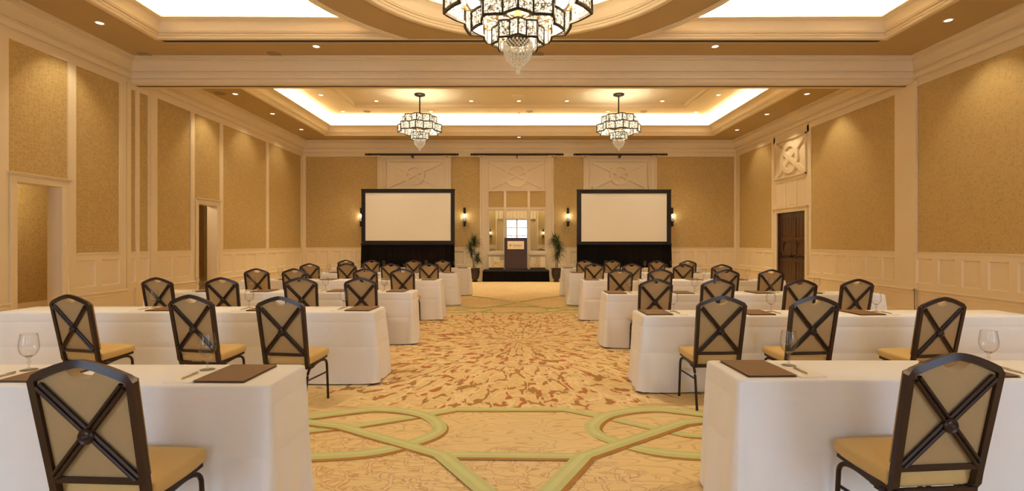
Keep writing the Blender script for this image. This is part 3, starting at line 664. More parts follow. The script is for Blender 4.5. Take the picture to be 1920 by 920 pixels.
def rosette(bm, c, n, L, up=.3):
    for k in range(n):
        a = random.uniform(0, 2*pi); el = random.uniform(-.35, 1.25); l = L*random.uniform(.75, 1.1); w = .011
        d = Vector((cos(a)*cos(el), sin(a)*cos(el), sin(el))); sd = Vector((-sin(a), cos(a), 0)); prev = None
        for i in range(5):
            t_ = i/4; p = Vector(c)+d*l*t_+Vector((0, 0, -.30*l*t_*t_*(1 if el < 1 else .3))); ww = w*(1-t_)**.6*(1 if t_ > .1 else .6)+.0006
            cur = (bm.verts.new(p-sd*ww), bm.verts.new(p+Vector((0, 0, -.002))), bm.verts.new(p+sd*ww))
            if prev: bm.faces.new((prev[0], prev[1], cur[1], cur[0])); bm.faces.new((prev[1], prev[2], cur[2], cur[1]))
            prev = cur
def plant(x, y, lab, stems):
    t = thing('potted_dracaena', lab, 'plant', (x, y, 0), 0, 'potted plants flanking the stage')
    bm = nb(); lathe(bm, [(.10, 0), (.115, .01), (.115, .03), (.08, .045), (.075, .06), (.11, .10), (.15, .18), (.168, .28), (.172, .38), (.168, .46), (.19, .475), (.195, .495), (.19, .505), (.165, .505), (.16, .47)], 28, cap=False)
    u = mk('urn', bm, 'urn', t, smooth=True)
    bm = nb()
    for k in range(4):
        a0 = k*pi/2+.4; tube(bm, smoothpts([((.172-.03*abs(q-.5)*0)*cos(a0+q*pi/2)*1.01, .172*sin(a0+q*pi/2)*1.01, .42-.10*sin(pi*q)) for q in (0, .25, .5, .75, 1)], 3), .008, 6)
    mk('rope_swag', bm, 'urn', u, smooth=True)
    bm = nb(); lathe(bm, [(.0, .455), (.16, .455)], 24, cap=False); mk('soil', bm, 'soil', t)
    for (sx, sy, h, n, L) in stems:
        bm = nb(); P = smoothpts([(sx*.35, sy*.35, .45), (sx*.5+.01, sy*.5, .45+(h-.45)*.4), (sx*.8-.01, sy*.8, .45+(h-.45)*.75), (sx, sy, h)], 4); tube(bm, P, .013, 6); mk('stem', bm, 'stem', t, smooth=True)
        bm = nb()
        for q in range(3): rosette(bm, (sx, sy, h-.10*q), n//3, L)
        o = mk('foliage', bm, 'leaf', t); o['kind'] = 'stuff'
dP = 18.6
plant((890.5-CX)/51, dP, 'potted dracaena in bronze urn left of the stage, leaning and sparser', [(-.03, .0, 1.52, 190, .40), (-.17, .03, 1.33, 140, .32), (.10, -.05, .92, 170, .33), (-.12, -.06, 1.15, 90, .30)])
plant((1043-CX)/51, dP, 'potted dracaena in bronze urn right of the stage, taller and upright', [(.02, .0, 1.50, 200, .36), (-.08, .04, 1.60, 150, .34), (.10, -.03, 1.25, 170, .33), (.03, .05, 1.0, 140, .32)])

# curtain rods over the three bays
for i, (p0, p1, w_) in enumerate(((685, 859, 'left'), (883, 1056, 'centre'), (1076, 1251, 'right'))):
    d = 19.42; s = F/d; a, b = (p0-CX)/s, (p1-CX)/s; xc = (a+b)/2; z = H-(289.5-CY)/s; hw = (b-a)/2
    t = thing('banner_rod', 'long black rod with pointed finials above the %s carved bay' % w_, 'rod', (xc, d, z), 0, 'black rods under the back cornice')
    bm = nb(); tube(bm, [(-hw+.1, 0, 0), (hw-.1, 0, 0)], .042, 12); mk('rod', bm, 'iron', t, smooth=True)
    for s_ in (-1, 1):
        bm = nb(); lathe(bm, [(.0, -.10), (.02, -.07), (.062, -.03), (.02, .0), (.045, .02), (.045, .05)], 10, cap=False)
        for v in bm.verts: v.co = Vector((-s_*v.co.z+s_*(hw-.06), v.co.y, v.co.x))
        mk('finial', bm, 'iron', t, smooth=True)
        boxo('bracket', 'trim', t, s_*(hw-.42)-.14, s_*(hw-.42)+.14, -.02, .315, -.065, -.035); boxo('hook', 'iron', t, s_*(hw-.42)-.015, s_*(hw-.42)+.015, -.03, .0, -.09, -.06)
    boxo('centre_bracket', 'iron', t, -.02, .02, -.02, .315, -.10, .0)

def sconce(x, y, z, face, lab):
    t = thing('wall_sconce', lab, 'wall lamp', (x, y, z), 0 if face < 0 else pi, 'dark sconces with clear globes')
    bm = nb(); lathe(bm, [(.04, -.36), (.045, -.35), (.045, -.20), (.075, -.17), (.085, -.12), (.07, -.05), (.05, -.03), (.02, .0)], 14, (0, -.13, 0)); mk('lower_tube', bm, 'iron', t, smooth=True)
    bm = nb(); lathe(bm, [(.028, .10), (.045, .11), (.045, .36), (.04, .37)], 14, (0, -.13, 0)); mk('upper_tube', bm, 'iron', t, smooth=True)
    boxo('back_plate', 'iron', t, -.035, .035, -.03, 0, -.30, .30, bev=.005); boxo('bracket', 'iron', t, -.015, .015, -.13, -.02, -.22, -.19); boxo('bracket', 'iron', t, -.015, .015, -.13, -.02, .20, .23)
    bm = nb(); bmesh.ops.create_uvsphere(bm, u_segments=24, v_segments=14, radius=.155, matrix=Matrix.Translation((0, -.16, -.02))); mk('globe', bm, 'globe', t, smooth='all')
    bm = nb(); lathe(bm, [(.006, .0), (.022, .03), (.02, .06), (.004, .10)], 10, (0, -.13, 0)); mk('bulb', bm, 'bulb', t, smooth=True)
    point('sconce_lamp', (0, -.16, .06), SCONCE_W, .04, t)
    return t
zs = H-(407-CY)/48.2
sconce((871-CX)/48.2, YB-.01, zs, -1, 'dark sconce with clear globe between left screen and centre bay')
sconce((1065-CX)/48.2, YB-.01, zs, -1, 'dark sconce with clear globe between right screen and centre bay')
sconce((677-CX)/48.2, YB-.01, zs, -1, 'sconce half hidden behind the left edge of the left screen')
sconce((1260.5-CX)/48.2, YB-.01, zs, -1, 'sconce half hidden behind the right edge of the right screen')
sconce(-2.15, YF+.01, 2.2, 1, 'sconce on rear wall seen in the left mirror'); sconce(2.35, YF+.01, 2.2, 1, 'sconce on rear wall seen in the right mirror')

# ------------------------------------------------------------------ ceiling fittings
def ceil_pt(px, py, z=ZC): s = (CY-py)/(z-H); return ((px-CX)/s, F/s, z)
def spot(loc, aim, watt, ang, par, blend=.7):
    l = bpy.data.lights.new('downlight_lamp', 'SPOT'); l.energy = watt; l.spot_size = radians(ang); l.spot_blend = blend; l.color = (1, .86, .62); l.shadow_soft_size = .05
    o = bpy.data.objects.new('downlight_lamp', l); COL.objects.link(o); o.location = loc; o.rotation_euler = Vector(aim).to_track_quat('-Z', 'Y').to_euler(); o.parent = par; return o
DL0 = None
def downlight(p, lab, watt=None, aim=(0, 0, -1), ang=75, r=.10):
    t = thing('downlight', lab, 'ceiling light', p, 0, 'recessed downlights')
    global DLM
    if DLM is None:
        bm = nb(); lathe(bm, [(.060, .0), (.060, -.004), (.070, -.008), (.082, -.004), (.082, .0)], 24, cap=False); a = mk('trim_ring', bm, 'trim', t, smooth=True)
        bm = nb(); lathe(bm, [(.0, -.003), (.061, -.003)], 24, cap=False); b = mk('lens', bm, 'lens', t); DLM = (a, b)
    else:
        for o in DLM: c = o.copy(); COL.objects.link(c); c.parent = t
    if watt: spot((0, 0, -.02), aim, watt, ang, t)
    return t
DLM = None
def wl(txt): return 'recessed downlight in the '+txt
downlight(ceil_pt(187, 43), wl('front ceiling, left margin'), WASH_W, (-.38, .1, -1), 76)
downlight(ceil_pt(1778, 38), wl('front ceiling, right margin'), WASH_W, (.38, .1, -1), 76)
downlight(ceil_pt(593, 87), wl('front ceiling, left of the big chandelier, by the air slot'), SPOT_W)
downlight(ceil_pt(1341, 87), wl('front ceiling, right of the big chandelier, by the air slot'), SPOT_W)
downlight(ceil_pt(441, 176), wl('back room left margin, nearest the beam'), WASH_W, (-.38, 0, -1), 76)
downlight(ceil_pt(1513, 176), wl('back room right margin, nearest the beam'), WASH_W, (.38, 0, -1), 76)
downlight(ceil_pt(511, 213), wl('back room left margin, middle one'), WASH_W*.6, (-.4, 0, -1), 85)
downlight(ceil_pt(1438, 214), wl('back room right margin, middle one'), WASH_W, (.38, 0, -1), 76)
downlight(ceil_pt(565, 242.5), wl('back room left margin, farthest'), WASH_W*.5, (-.4, 0, -1), 85)
downlight(ceil_pt(1382, 243.5), wl('back room right margin, farthest'), WASH_W*.6, (.4, 0, -1), 85)
downlight(ceil_pt(973, 257), wl('back margin above the middle rod'), SPOT_W*.22, (0, -.1, -1), 80)
for y in (5.5, 1.5):                             # the row goes on toward the camera, out of frame
    for sx, X, w_ in ((-1, -7.6, 'left'), (1, 7.8, 'right')): downlight((X, y, ZC), wl('%s margin %s the camera' % (w_, 'before' if y > 3 else 'above')), WASH_W*.9, (sx*.5, 0, -1), 85)
for X, w_ in ((-6.3, 'far left'), (-2.4, 'left'), (2.6, 'right'), (6.6, 'far right')): downlight((X, -2.2, ZC), wl('ceiling by the rear wall, %s, added fill' % w_), SPOT_W*1.1, (0, -.9, -1), 100)  # four added lamps behind the camera, brightening the rear wall
downlight((.1, -1.9, ZC), wl('ceiling by the rear wall, centre'), SPOT_W*1.0, (0, -1.1, -1), 80)  # one more added lamp, brightening the valance over the middle window
for X, w_ in ((-4.0, 'left'), (4.1, 'right')): downlight((X, 3.8, ZC), wl('ceiling above the nearest tables, %s, added fill' % w_), SPOT_W*1.1, (0, 0, -1), 110)  # added out of frame to brighten the near tables, mirroring the air-slot pair
names = {705.7: 'left of centre', 883.7: 'just left of centre', 973: 'at the centre', 1063: 'just right of centre', 1242: 'right of centre'}
for px in (705.7, 883.7, 973, 1063, 1242): downlight(ceil_pt(px, 189.4, ZP), wl('raised inner panel %s, back room' % names[px]), SPOT_W*.8, ang=80)
for px, py, w_ in ((643, 209, 'rear left corner of the border'), (808, 209, 'rear border left of centre'), (1140, 209, 'rear border right of centre'), (1305, 210, 'rear right corner of the border'), (601.6, 178, 'left border'), (1347, 178, 'right border')):
    downlight(ceil_pt(px, py, ZU), wl('back room upper recess, '+w_), SPOT_W*.8, ang=80)
def grille(p, lab, r=.12):
    t = thing('ceiling_speaker', lab, 'speaker', p, 0, 'round ceiling speakers'); bm = nb(); lathe(bm, [(0, -.006), (r, -.006)], 24, cap=False); mk('grille', bm, 'grey', t)
    bm = nb(); lathe(bm, [(r, -.010), (r+.012, -.010), (r+.018, 0)], 24, cap=False); mk('rim', bm, 'grey', t, smooth=True)
grille(ceil_pt(271, 102), 'round ceiling speaker grille, front room at the left corner'); grille(ceil_pt(514, 101), 'round ceiling speaker grille, front room left of chandelier'); grille(ceil_pt(1008, 101.5), 'round ceiling speaker grille, just right of the big chandelier tip')
grille(ceil_pt(413, 175), 'round ceiling speaker grille, back room by the beam at left')
for px, w_ in ((688, 'left'), (993, 'middle'), (1207, 'right')): grille(ceil_pt(px, 209, ZU), 'round ceiling speaker grille, %s one in the back recess border' % w_, .11)
for px, py, w_ in ((973, 211, 'at the centre of the recess'), (1315, 214, 'at the right corner of the recess')):
    p = ceil_pt(px, py, ZU); t = thing('sprinkler_head', 'small white sprinkler head %s' % w_, 'sprinkler', p); bm = nb(); lathe(bm, [(.05, 0), (.05, -.01), (.02, -.02), (.012, -.06), (.03, -.065), (.03, -.07)], 14); mk('body', bm, 'white_plastic', t, smooth=True)
p = ceil_pt(971, 179.5, ZP); t = thing('access_panel', 'small white rectangular panel in the back inner ceiling', 'panel', p); boxo('plate', 'white_plastic', t, -.20, .20, -.12, .12, -.03, 0, bev=.006)

# ------------------------------------------------------------------ chandeliers
def plan(R, n, m=10):                            # bracket-shaped plan: n sharp tips, S-curves between
    P = []
    for k in range(n):
        for i in range(m):
            q = i/m; u = 1-abs(2*q-1)            # 0 at tips, 1 in the valley
            r = R*(1-.19*(u*u*(3-2*u)) - .02*sin(2*pi*u)); a = 2*pi*(k+q)/n; P.append((r*cos(a), r*sin(a)))
    return P
def chandelier(loc, lab, tiers, stemtop, bead, watt, bulbs):
    T = thing('crystal_chandelier', lab, 'chandelier', loc)
    for R, z0, z1, n in tiers:
        m = 10; P = plan(R, n, m); fr = R*.011+.006
        bm = nb()
        for z in (z0, z1): tube(bm, [(x, y, z) for x, y in P], 0, 4, True, sq=(fr*1.1, fr*1.1), up=(0, 0, 1))
        ring = mk('tier_frame', bm, 'iron', T)
        for k in range(n*2):
            i0 = k*m//2; seg = [P[(i0+j) % len(P)] for j in range(m//2+1)]
            x, y = seg[0]; bm = nb(); tube(bm, [(x, y, z0), (x, y, z1)], 0, 4, sq=(fr, fr)); mk('upright', bm, 'iron', ring)
            bm = nb(); A = [bm.verts.new((x*.995, y*.995, z0+.01)) for x, y in seg]; B = [bm.verts.new((x*.995, y*.995, z1-.01)) for x, y in seg]
            for j in range(len(seg)-1): bm.faces.new((A[j], A[j+1], B[j+1], B[j]))
            mk('crystal_panel', bm, 'crystal', ring, smooth='all')
    zb = min(t[1] for t in tiers); zt = max(t[2] for t in tiers)
    bm = nb(); lathe(bm, [(.02, zb), (.05, zb+.03), (.045, zb+.12), (.10, zb+.2), (.12, zb+.26), (.05, zb+.30), (.035, zt)], 18); mk('hub', bm, 'brass', T, smooth=True)
    bm = nb(); tube(bm, [(0, 0, zt-.02), (0, 0, stemtop)], .022, 10); mk('stem', bm, 'iron', T, smooth=True)
    bm = nb(); lathe(bm, [(.045, stemtop-.09), (.16, stemtop-.05), (.175, stemtop-.04), (.175, stemtop)], 28); mk('canopy', bm, 'iron', T, smooth=True)
    for R, z, n in bulbs:
        for k in range(n):
            a = 2*pi*(k+.5)/n; x, y = R*cos(a), R*sin(a)
            bm = nb(); tube(bm, smoothpts([(.05*cos(a), .05*sin(a), z+.02), (x*.5, y*.5, z-.045), (x*.9, y*.9, z-.05), (x, y, z-.02)], 4), .009, 6); arm = mk('arm', bm, 'brass', T, smooth=True)
            bm = nb(); lathe(bm, [(.012, z-.03), (.03, z-.02), (.016, z-.01), (.016, z+.03)], 10, (x, y, 0)); mk('candle_cup', bm, 'brass', arm, smooth=True)
            bm = nb(); lathe(bm, [(.006, z+.03), (.02, z+.06), (.016, z+.09), (.003, z+.13)], 8, (x, y, 0)); mk('bulb', bm, 'bulb', arm, smooth=True)
    rb, zb1, zb0 = bead
    bm = nb(); lathe(bm, [(.0, zb1+.02), (rb*.86, zb1+.02), (rb*.88, zb1+.05), (.0, zb1+.06)], 20, cap=False); mk('bead_plate', bm, 'iron', T)
    bm = nb(); nr = 12
    for i in range(nr):
        q = i/(nr-1); z = zb1-(zb1-zb0)*.80*q; r = rb*(1.0 if q < .3 else .24+.76*cos((q-.3)/.7*pi/2)**.9); cnt = max(4, int(2*pi*r/(rb*.27)))
        for k in range(cnt):
            a = 2*pi*(k+.5*(i % 2))/cnt; bmesh.ops.create_icosphere(bm, subdivisions=1, radius=rb*.095, matrix=Matrix.Translation((r*cos(a), r*sin(a), z)))
    for i in range(4): bmesh.ops.create_icosphere(bm, subdivisions=1, radius=rb*(.12+.03*i), matrix=Matrix.Translation((0, 0, zb0+(zb1-zb0)*(.18-.05*i))))
    o = mk('bead_basket', bm, 'bead', T); o['kind'] = 'stuff'
    point('chandelier_lamp', (0, 0, (zb+zt)/2), watt, .25, T)
    return T
chandelier((CC[0]-.02, CC[1], 0), 'very large tiered crystal chandelier hanging over the aisle, front room', [(1.02, 4.62, 4.98, 8), (.78, 5.05, 5.33, 8), (.64, 4.385, 4.62, 8), (.36, 4.18, 4.40, 8)], ZU, (.19, 4.19, 3.79), CH_BIG_W, [(.50, 4.50, 8), (.20, 4.27, 5), (.8, 4.8, 10)])
small = [(.545, 5.20, 5.44, 8), (.695, 4.96, 5.19, 8), (.28, 4.72, 4.92, 6)]
for px, w_ in ((787, 'left'), (1160, 'right')):
    d = 16.15; x = (px-CX)/(F/d)
    chandelier((x, d, 0), 'smaller tiered crystal chandelier on a rod, %s one of the back room' % w_, small, ZP, (.17, 4.72, 4.38), CH_SMALL_W, [(.42, 4.98, 6), (.1, 4.8, 3)])

# ------------------------------------------------------------------ banquet chair
def yb(z): return -.135-(z-.46)/.515*.095
def back_pt(u, z, d=0): return Vector((u, yb(z)+d*.98, z+d*.17))
def arch(u, w=.205, z0=.905, h=.068): q = min(1, abs(u)/w); return z0+h*(1-q**1.45)
def make_chair(label, loc, rz):
    t = thing('banquet_chair', label, 'chair', loc, rz, 'banquet chairs at the classroom tables')
    def bentbar(pts, wx, wy): bm = nb(); tube(bm, pts, 0, 4, sq=(wy, wx), up=(0, -1, .18)); return bm
    P = [back_pt(-.195, .455)]
    path = [back_pt(-.197, .52), back_pt(-.201, .70), back_pt(-.205, .898)] + [back_pt(u, arch(u)) for u in [-.19+.38*i/18 for i in range(19)]] + [back_pt(.205, .898), back_pt(.201, .70), back_pt(.197, .52)]
    bot = [Vector((.195, -.132, .44)), Vector((.194, -.126, .395)), Vector((.192, -.108, .366)), Vector((.19, -.075, .352)), Vector((.19, -.03, .352))]
    full = [Vector((-p.x, p.y, p.z)) for p in bot[::-1]] + path + bot
    bm = bentbar(full, .0140, .0155); box(bm, -.188, .188, yb(.472)-.012, yb(.472)+.012, .459, .485)
    mk('back_frame', bm, 'brown', t, smooth=True)
    # cushion with scooped hand hole
    w = .196; top = []
    for i in range(81):
        u = -w+2*w*i/80; z = arch(u)-.012
        if abs(u) < .09: z = min(z, .908+.047*(abs(u)/.070)**2.6)
        top.append((u, z))
    poly = [(-.188, .478)] + top + [(.188, .478)]
    bm = nb(); prism(bm, poly, lambda u, v, k: back_pt(u*(1.0 if not k else 1.03), v, .0 if not k else .04)); mk('back_cushion', bm, 'back_fab', t)
    # crossing double bars
    for s in (1, -1):
        bm = nb()
        for o in (-1, 1):
            a = back_pt(-.176*s+o*.0075, .885, -.013); b = back_pt(.176*s+o*.0075, .49, -.013)
            sh = Vector((0, 0, .0075*o*s)); tube(bm, [a+sh, b+sh], .0088, 8)
        mk('cross_bar', bm, 'brown', t, smooth=True)
    bm = nb(); c = back_pt(0, .678, -.02); lathe(bm, [(.03, 0), (.033, .008), (.028, .014), (.02, .010), (.013, .012), (.008, .018), (.0, .020)], 20, cap=False)
    for v in bm.verts: v.co = c+Vector((v.co.x, -v.co.z, v.co.y-.17*v.co.z))
    mk('boss', bm, 'brown', t, smooth=True)
    # seat
    bm = nb(); prof = []
    def seat_pt(u, v, k): 
        return Vector((u, v, (.368+.045*(v+.17)/.38) if not k else (.437+.035*(v+.17)/.38)))
    out = [(-.205, -.165), (.205, -.165), (.228, .17), (.205, .208), (-.205, .208), (-.228, .17)]
    O2 = [(p.x, p.y) for p in smoothpts([(x, y, 0) for x, y in [(-.185, -.108), (0, -.112), (.185, -.108), (.205, -.06), (.226, .08), (.228, .17), (.205, .207), (0, .212), (-.205, .207), (-.228, .17), (-.226, .08), (-.205, -.06)]], 4, True)]
    rings = []
    for sc, kz, dz in ((.97, 0, 0), (1.0, 0, .012), (1.0, 1, -.014), (.975, 1, -.003), (.93, 1, .002), (.6, 1, .008)):
        rings.append([bm.verts.new(seat_pt(x*sc, .02+(y-.02)*sc, kz)+Vector((0, 0, dz))) for x, y in O2])
    for A, B in zip(rings, rings[1:]):
        for i in range(len(A)): bm.faces.new((A[i], A[(i+1) % len(A)], B[(i+1) % len(A)], B[i]))
    bm.faces.new(rings[0][::-1]); bm.faces.new(rings[-1]); mk('seat_cushion', bm, 'chair_fab', t, smooth='all')
    bm = nb()
    for s in (1, -1): tube(bm, [(s*.188, -.13, .357), (s*.196, .0, .374), (s*.205, .19, .401)], 0, 4, sq=(.011, .014), up=(0, 0, 1))
    for y, x, z in ((-.12, .19, .358), (.19, .205, .401)): tube(bm, [(-x, y, z), (x, y, z)], 0, 4, sq=(.011, .014), up=(0, 0, 1))
    mk('seat_frame', bm, 'brown', t)
    for s in (1, -1):
        bm = nb(); tube(bm, smoothpts([(s*.192, .01, .357), (s*.2, .09, .372), (s*.21, .145, .368), (s*.216, .172, .34), (s*.219, .178, .27), (s*.225, .186, .0)], 4), .0115, 8); mk('leg', bm, 'brown', t, smooth=True)
        bm = nb(); tube(bm, smoothpts([(s*.192, .0, .352), (s*.196, -.07, .346), (s*.20, -.115, .322), (s*.206, -.15, .25), (s*.225, -.235, .0)], 4), .0115, 8); mk('leg', bm, 'brown', t, smooth=True)
        bm = nb(); tube(bm, [(s*.218, .178, .25), (s*.206, -.15, .25)], .008, 6); mk('stretcher', bm, 'brown', t, smooth=True)
    return t
# rows: side, front edge y, aisle end x, outer end x, chairs (px, crown y, max y), goblets (x), chairs' small turns
ROWS = {
 'L': [ (2.50, -1.22, -5.0, [(148, 680)], [-1.72, -2.71]),
        (5.16, -1.445, -5.30, [(523.8, 558.2), (356, 554.9), (128.7, 554.5)], [-1.86, -2.88, -3.92]),
        (7.16, -1.465, -5.27, [(675.4, 521), (563, 521), (414.7, 519.9), (293, 520.8)], [-1.94, -2.81, -3.89, -4.66]),
        (9.44, -1.41, -5.15, [(754, 504.3), (684.4, 504.3), (551.4, 502.8), (480.5, 502.6)], [-1.87, -2.63, -3.78, -4.54]),
        (11.62, -1.34, -5.0, [(803.8, 494.4), (732.5, 493.2), (649.9, 493.5), (580, 494.2)], [-1.79, -2.61, -3.61, -4.41]),
        (13.80, -1.26, -5.04, [(830, 487), (775, 487.2), (696.3, 487), (648, 487)], [-1.70, -2.50, -3.68, -4.36])],
 'R': [ (2.604, 1.145, 4.95, [(1795.7, 667)], [1.575, 2.73]),
        (4.87, 1.225, 5.03, [(1354.5, 557), (1529, 557), (1770.4, 559.6)], [1.62, 2.62, 3.69]),
        (6.92, 1.24, 5.06, [(1230, 523), (1347, 523.75), (1503, 525.4), (1609, 524.4)], [1.62, 2.56, 3.66, 4.31]),
        (9.40, 1.253, 5.02, [(1163.3, 505.4), (1238, 505), (1363, 506), (1446.8, 506)], [1.665, 2.41, 3.61, 4.45]),
        (11.60, 1.225, 4.86, [(1114.7, 494), (1185, 493.6), (1281.5, 496), (1353.6, 496.3)], [1.65, 2.40, 3.53, 4.33]),
        (13.72, 1.265, 5.05, [(1096.5, 488), (1148.7, 488.3), (1232, 488.8), (1290, 489)], [1.67, 2.50, 3.58, 4.32])]}
SEAT = ['seat nearest the aisle', 'second seat from the aisle', 'third seat from the aisle', 'fourth seat from the aisle']
ROWN = ['nearest row', 'second row from camera', 'third row from camera', 'fourth row from camera', 'fifth row from camera', 'row nearest the stage']
SIDE = {'L': 'left block', 'R': 'right block'}
TURN = {('L', 0, 0): -3, ('R', 0, 0): 5, ('L', 1, 2): -12, ('L', 1, 1): -9, ('L', 1, 0): -7, ('R', 1, 2): 8, ('R', 1, 1): 4, ('L', 2, 3): -6, ('R', 2, 3): 5, ('R', 2, 2): 7, ('R', 2, 0): 2, ('R', 2, 1): 3}
proto = None
ZTOP = .74
def tablecloth(a, b, seed):
    rnd = random.Random(seed); bm = nb(); off = rnd.uniform(0, 50)
    def perim(r, ex):                            # rounded rectangle samples: (x, y, nx, ny, s, cornerweight)
        out = []; s = 0; A, B = a+ex, b+ex
        segs = [((A-r, -B), (0, -1), 'b'), ((A, B-r), (1, 0), 'r'), ((-(A-r), B), (0, 1), 't'), ((-A, -(B-r)), (-1, 0), 'l')]
        def line(x0, y0, x1, y1, nx, ny, n):
            for i in range(n): q = i/n; out.append((x0+(x1-x0)*q, y0+(y1-y0)*q, nx, ny, 0))
        def cor(cx, cy, a0, n=8):
            for i in range(n): q = a0+pi/2*i/n; out.append((cx+r*cos(q), cy+r*sin(q), cos(q), sin(q), sin(pi*i/n)))
        nl = 90; ns = 14
        line(-(A-r), -B, A-r, -B, 0, -1, nl); cor(A-r, -(B-r), -pi/2); line(A, -(B-r), A, B-r, 1, 0, ns); cor(A-r, B-r, 0); line(A-r, B, -(A-r), B, 0, 1, nl); cor(-(A-r), B-r, pi/2); line(-A, B-r, -A, -(B-r), -1, 0, ns); cor(-(A-r), -(B-r), pi)
        return out
    zs = [ZTOP, ZTOP-.004, ZTOP-.014, ZTOP-.035, ZTOP-.07, .642, .636, .630, .58, .52, .45, .392, .386, .380, .32, .26, .2, .15, .1, .06, .03, .012]
    rings = []
    for li, z in enumerate(zs):
        t = max(0, (ZTOP-z)/ZTOP); r = .03+.06*t**1.3; ex = {0: -.012, 1: -.003}.get(li, 0)+.012*t
        P = perim(max(.012, r), ex); row = []; N = len(P)
        for i, (x, y, nx, ny, cw) in enumerate(P):
            # distance to the nearest corner along the long side
            dc = min(abs(abs(x)-a), 1.2) if abs(ny) > .5 else 0
            fold = mnoise.noise(Vector((x*2.3+off, y*5, z*.7)))*.030+mnoise.noise(Vector((x*6.5+off, y*9+3, z*.9)))*.012
            amp = t**.8*(.55+.9*math.exp(-dc*2.2))
            endw = 1.0 if abs(nx) > .5 else 0
            flare = t*(.010+.035*cw+.022*endw*(1+mnoise.noise(Vector((y*7+off, z*1.5, seed)))))
            d = fold*amp+flare
            crease = -.0022 if li in (6, 12) else 0
            hz = .006*mnoise.noise(Vector((x*3+off, y*3, 7))) if li == len(zs)-1 else 0
            row.append(bm.verts.new((x+nx*(d+crease), y+ny*(d+crease), z+hz+(.012*cw*t if li > 18 else 0))))
        rings.append(row)
    for A, B in zip(rings, rings[1:]):
        n = len(A)
        for i in range(n): bm.faces.new((A[i], A[(i+1) % n], B[(i+1) % n], B[i]))
    bm.faces.new(rings[0]); return bm
gob = fold0 = pad0 = pen0 = None
def goblet(loc, lab):
    global gob
    if gob is None:
        t = thing('water_goblet', lab, 'glass', loc, 0, 'water goblets on the tables')
        bm = nb(); lathe(bm, [(.0365, .200), (.041, .175), (.0445, .150), (.0455, .130), (.043, .110), (.035, .092), (.022, .078), (.010, .070)], 28, cap=False); mk('bowl', bm, 'glass', t, smooth='all')
        bm = nb(); tube(bm, [(.0365*cos(2*pi*k/28), .0365*sin(2*pi*k/28), .200) for k in range(28)], .0009, 5, True, up=(0, 0, 1)); mk('rim', bm, 'glass_solid', t, smooth='all'); bm = nb(); lathe(bm, [(.0, .074), (.012, .0745), (.018, .079), (.010, .070), (.005, .062), (.0045, .054), (.0085, .047), (.0085, .041), (.0045, .034), (.0045, .018), (.007, .010)], 16, cap=False); mk('stem', bm, 'glass_solid', t, smooth='all')
        bm = nb(); lathe(bm, [(.007, .010), (.020, .0065), (.038, .003), (.039, .0012), (.038, 0), (.0, 0)], 28, cap=False); mk('foot', bm, 'glass_solid', t, smooth='all'); gob = t; return t
    return dup(gob, loc, 0, lab)
def folder(loc, rz, lab):
    global fold0
    if fold0 is None:
        t = thing('leather_folder', lab, 'folder', loc, rz, 'brown folders on the tables')
        boxo('front_cover', 'folder', t, -.13, .13, -.172, .172, .0085, .0125, bev=.0015); boxo('back_cover', 'folder', t, -.13, .13, -.172, .172, 0, .004, bev=.0015); boxo('inner_pages', 'folder_in', t, -.124, .124, -.166, .166, .004, .0085); fold0 = t; return t
    return dup(fold0, loc, rz, lab)
def pad(loc, rz, lab):
    global pad0
    if pad0 is None:
        t = thing('notepad', lab, 'notepad', loc, rz, 'white notepads on the tables'); boxo('sheets', 'paper_w', t, -.07, .07, -.105, .105, 0, .006, bev=.0008); boxo('backing_card', 'paper_w', t, -.071, .071, -.106, .106, 0, .001); pad0 = t; return t
    return dup(pad0, loc, rz, lab)
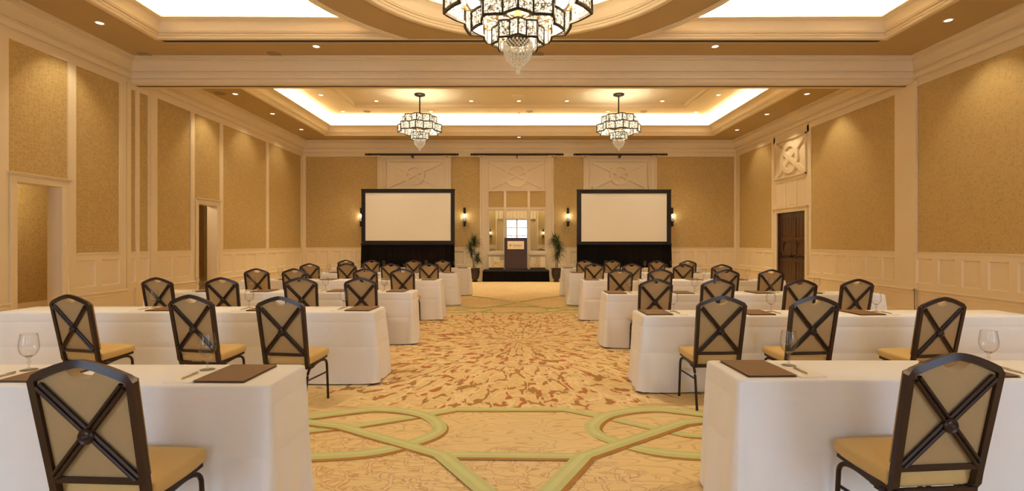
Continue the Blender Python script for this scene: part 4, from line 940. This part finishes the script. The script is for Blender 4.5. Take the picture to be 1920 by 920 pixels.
def pen(loc, rz, lab):
    global pen0
    if pen0 is None:
        t = thing('ballpoint_pen', lab, 'pen', loc, rz, 'pens on the notepads')
        bm = nb(); tube(bm, [(0, -.062, .006), (0, .05, .006)], .0048, 8); mk('barrel', bm, 'pen', t, smooth=True); bm = nb(); tube(bm, [(0, -.062, .006), (0, -.075, .0045)], [.0045, .001], 8); mk('tip', bm, 'pen', t, smooth=True)
        bm = nb(); box(bm, -.0015, .0015, .005, .052, .0115, .013); box(bm, -.0015, .0015, .048, .052, .006, .013); mk('clip', bm, 'pen', t); pen0 = t; return t
    return dup(pen0, loc, rz, lab)
rj = random.Random(3)
for sd in 'LR':
    for ri, (yf, xa, xo, chairs, gobs) in enumerate(ROWS[sd]):
        xc = (xa+xo)/2; a = abs(xo-xa)/2; yc = yf+.23; rn = ROWN[ri]; sn = SIDE[sd]
        t = thing('banquet_table', 'long narrow table under white cloth, %s, %s' % (rn, sn), 'table', (xc, yc, 0), 0, 'white clothed classroom tables')
        mk('tablecloth', tablecloth(a, .225, ri*7+(3 if sd == 'R' else 0)), 'cloth', t, smooth='all')
        for k, (px, py) in enumerate(chairs):
            d = min(F*.475/(py-CY), yf-.46); x = (px-CX)*d/F
            lab = 'brown framed gold chair, %s, %s, %s' % (SEAT[k], rn, sn)
            rz = radians(TURN.get((sd, ri, k), rj.uniform(-3, 3))); yo = d+.23
            loc = (x-sin(rz)*.23, d+.23*cos(rz), 0)
            if proto is None: proto = make_chair(lab, loc, rz)
            else: dup(proto, loc, rz, lab)
        s = 1 if sd == 'L' else -1
        for k, gx in enumerate(gobs):
            j = lambda m: rj.uniform(-m, m)
            nth = ['nearest the aisle', 'second from the aisle', 'third from the aisle', 'fourth from the aisle'][k]
            goblet((gx, yf+.325+j(.01), ZTOP), 'clear stemmed water goblet, %s, %s, %s' % (nth, rn, sn))
            folder((gx+s*.225+j(.01), yf+.225+j(.01), ZTOP+.0002), radians(j(2)+(s*-1.5)), 'brown leather folder, %s, %s, %s' % (nth, rn, sn))
            px_, py_ = gx+s*.02, yf+.155
            pad((px_, py_, ZTOP+.0002), radians(-s*3+j(2)), 'white notepad, %s, %s, %s' % (nth, rn, sn))
            pen((px_+j(.01), py_+.015, ZTOP+.0065), radians(-s*6+j(5)), 'slim silver pen on notepad, %s, %s, %s' % (nth, rn, sn))
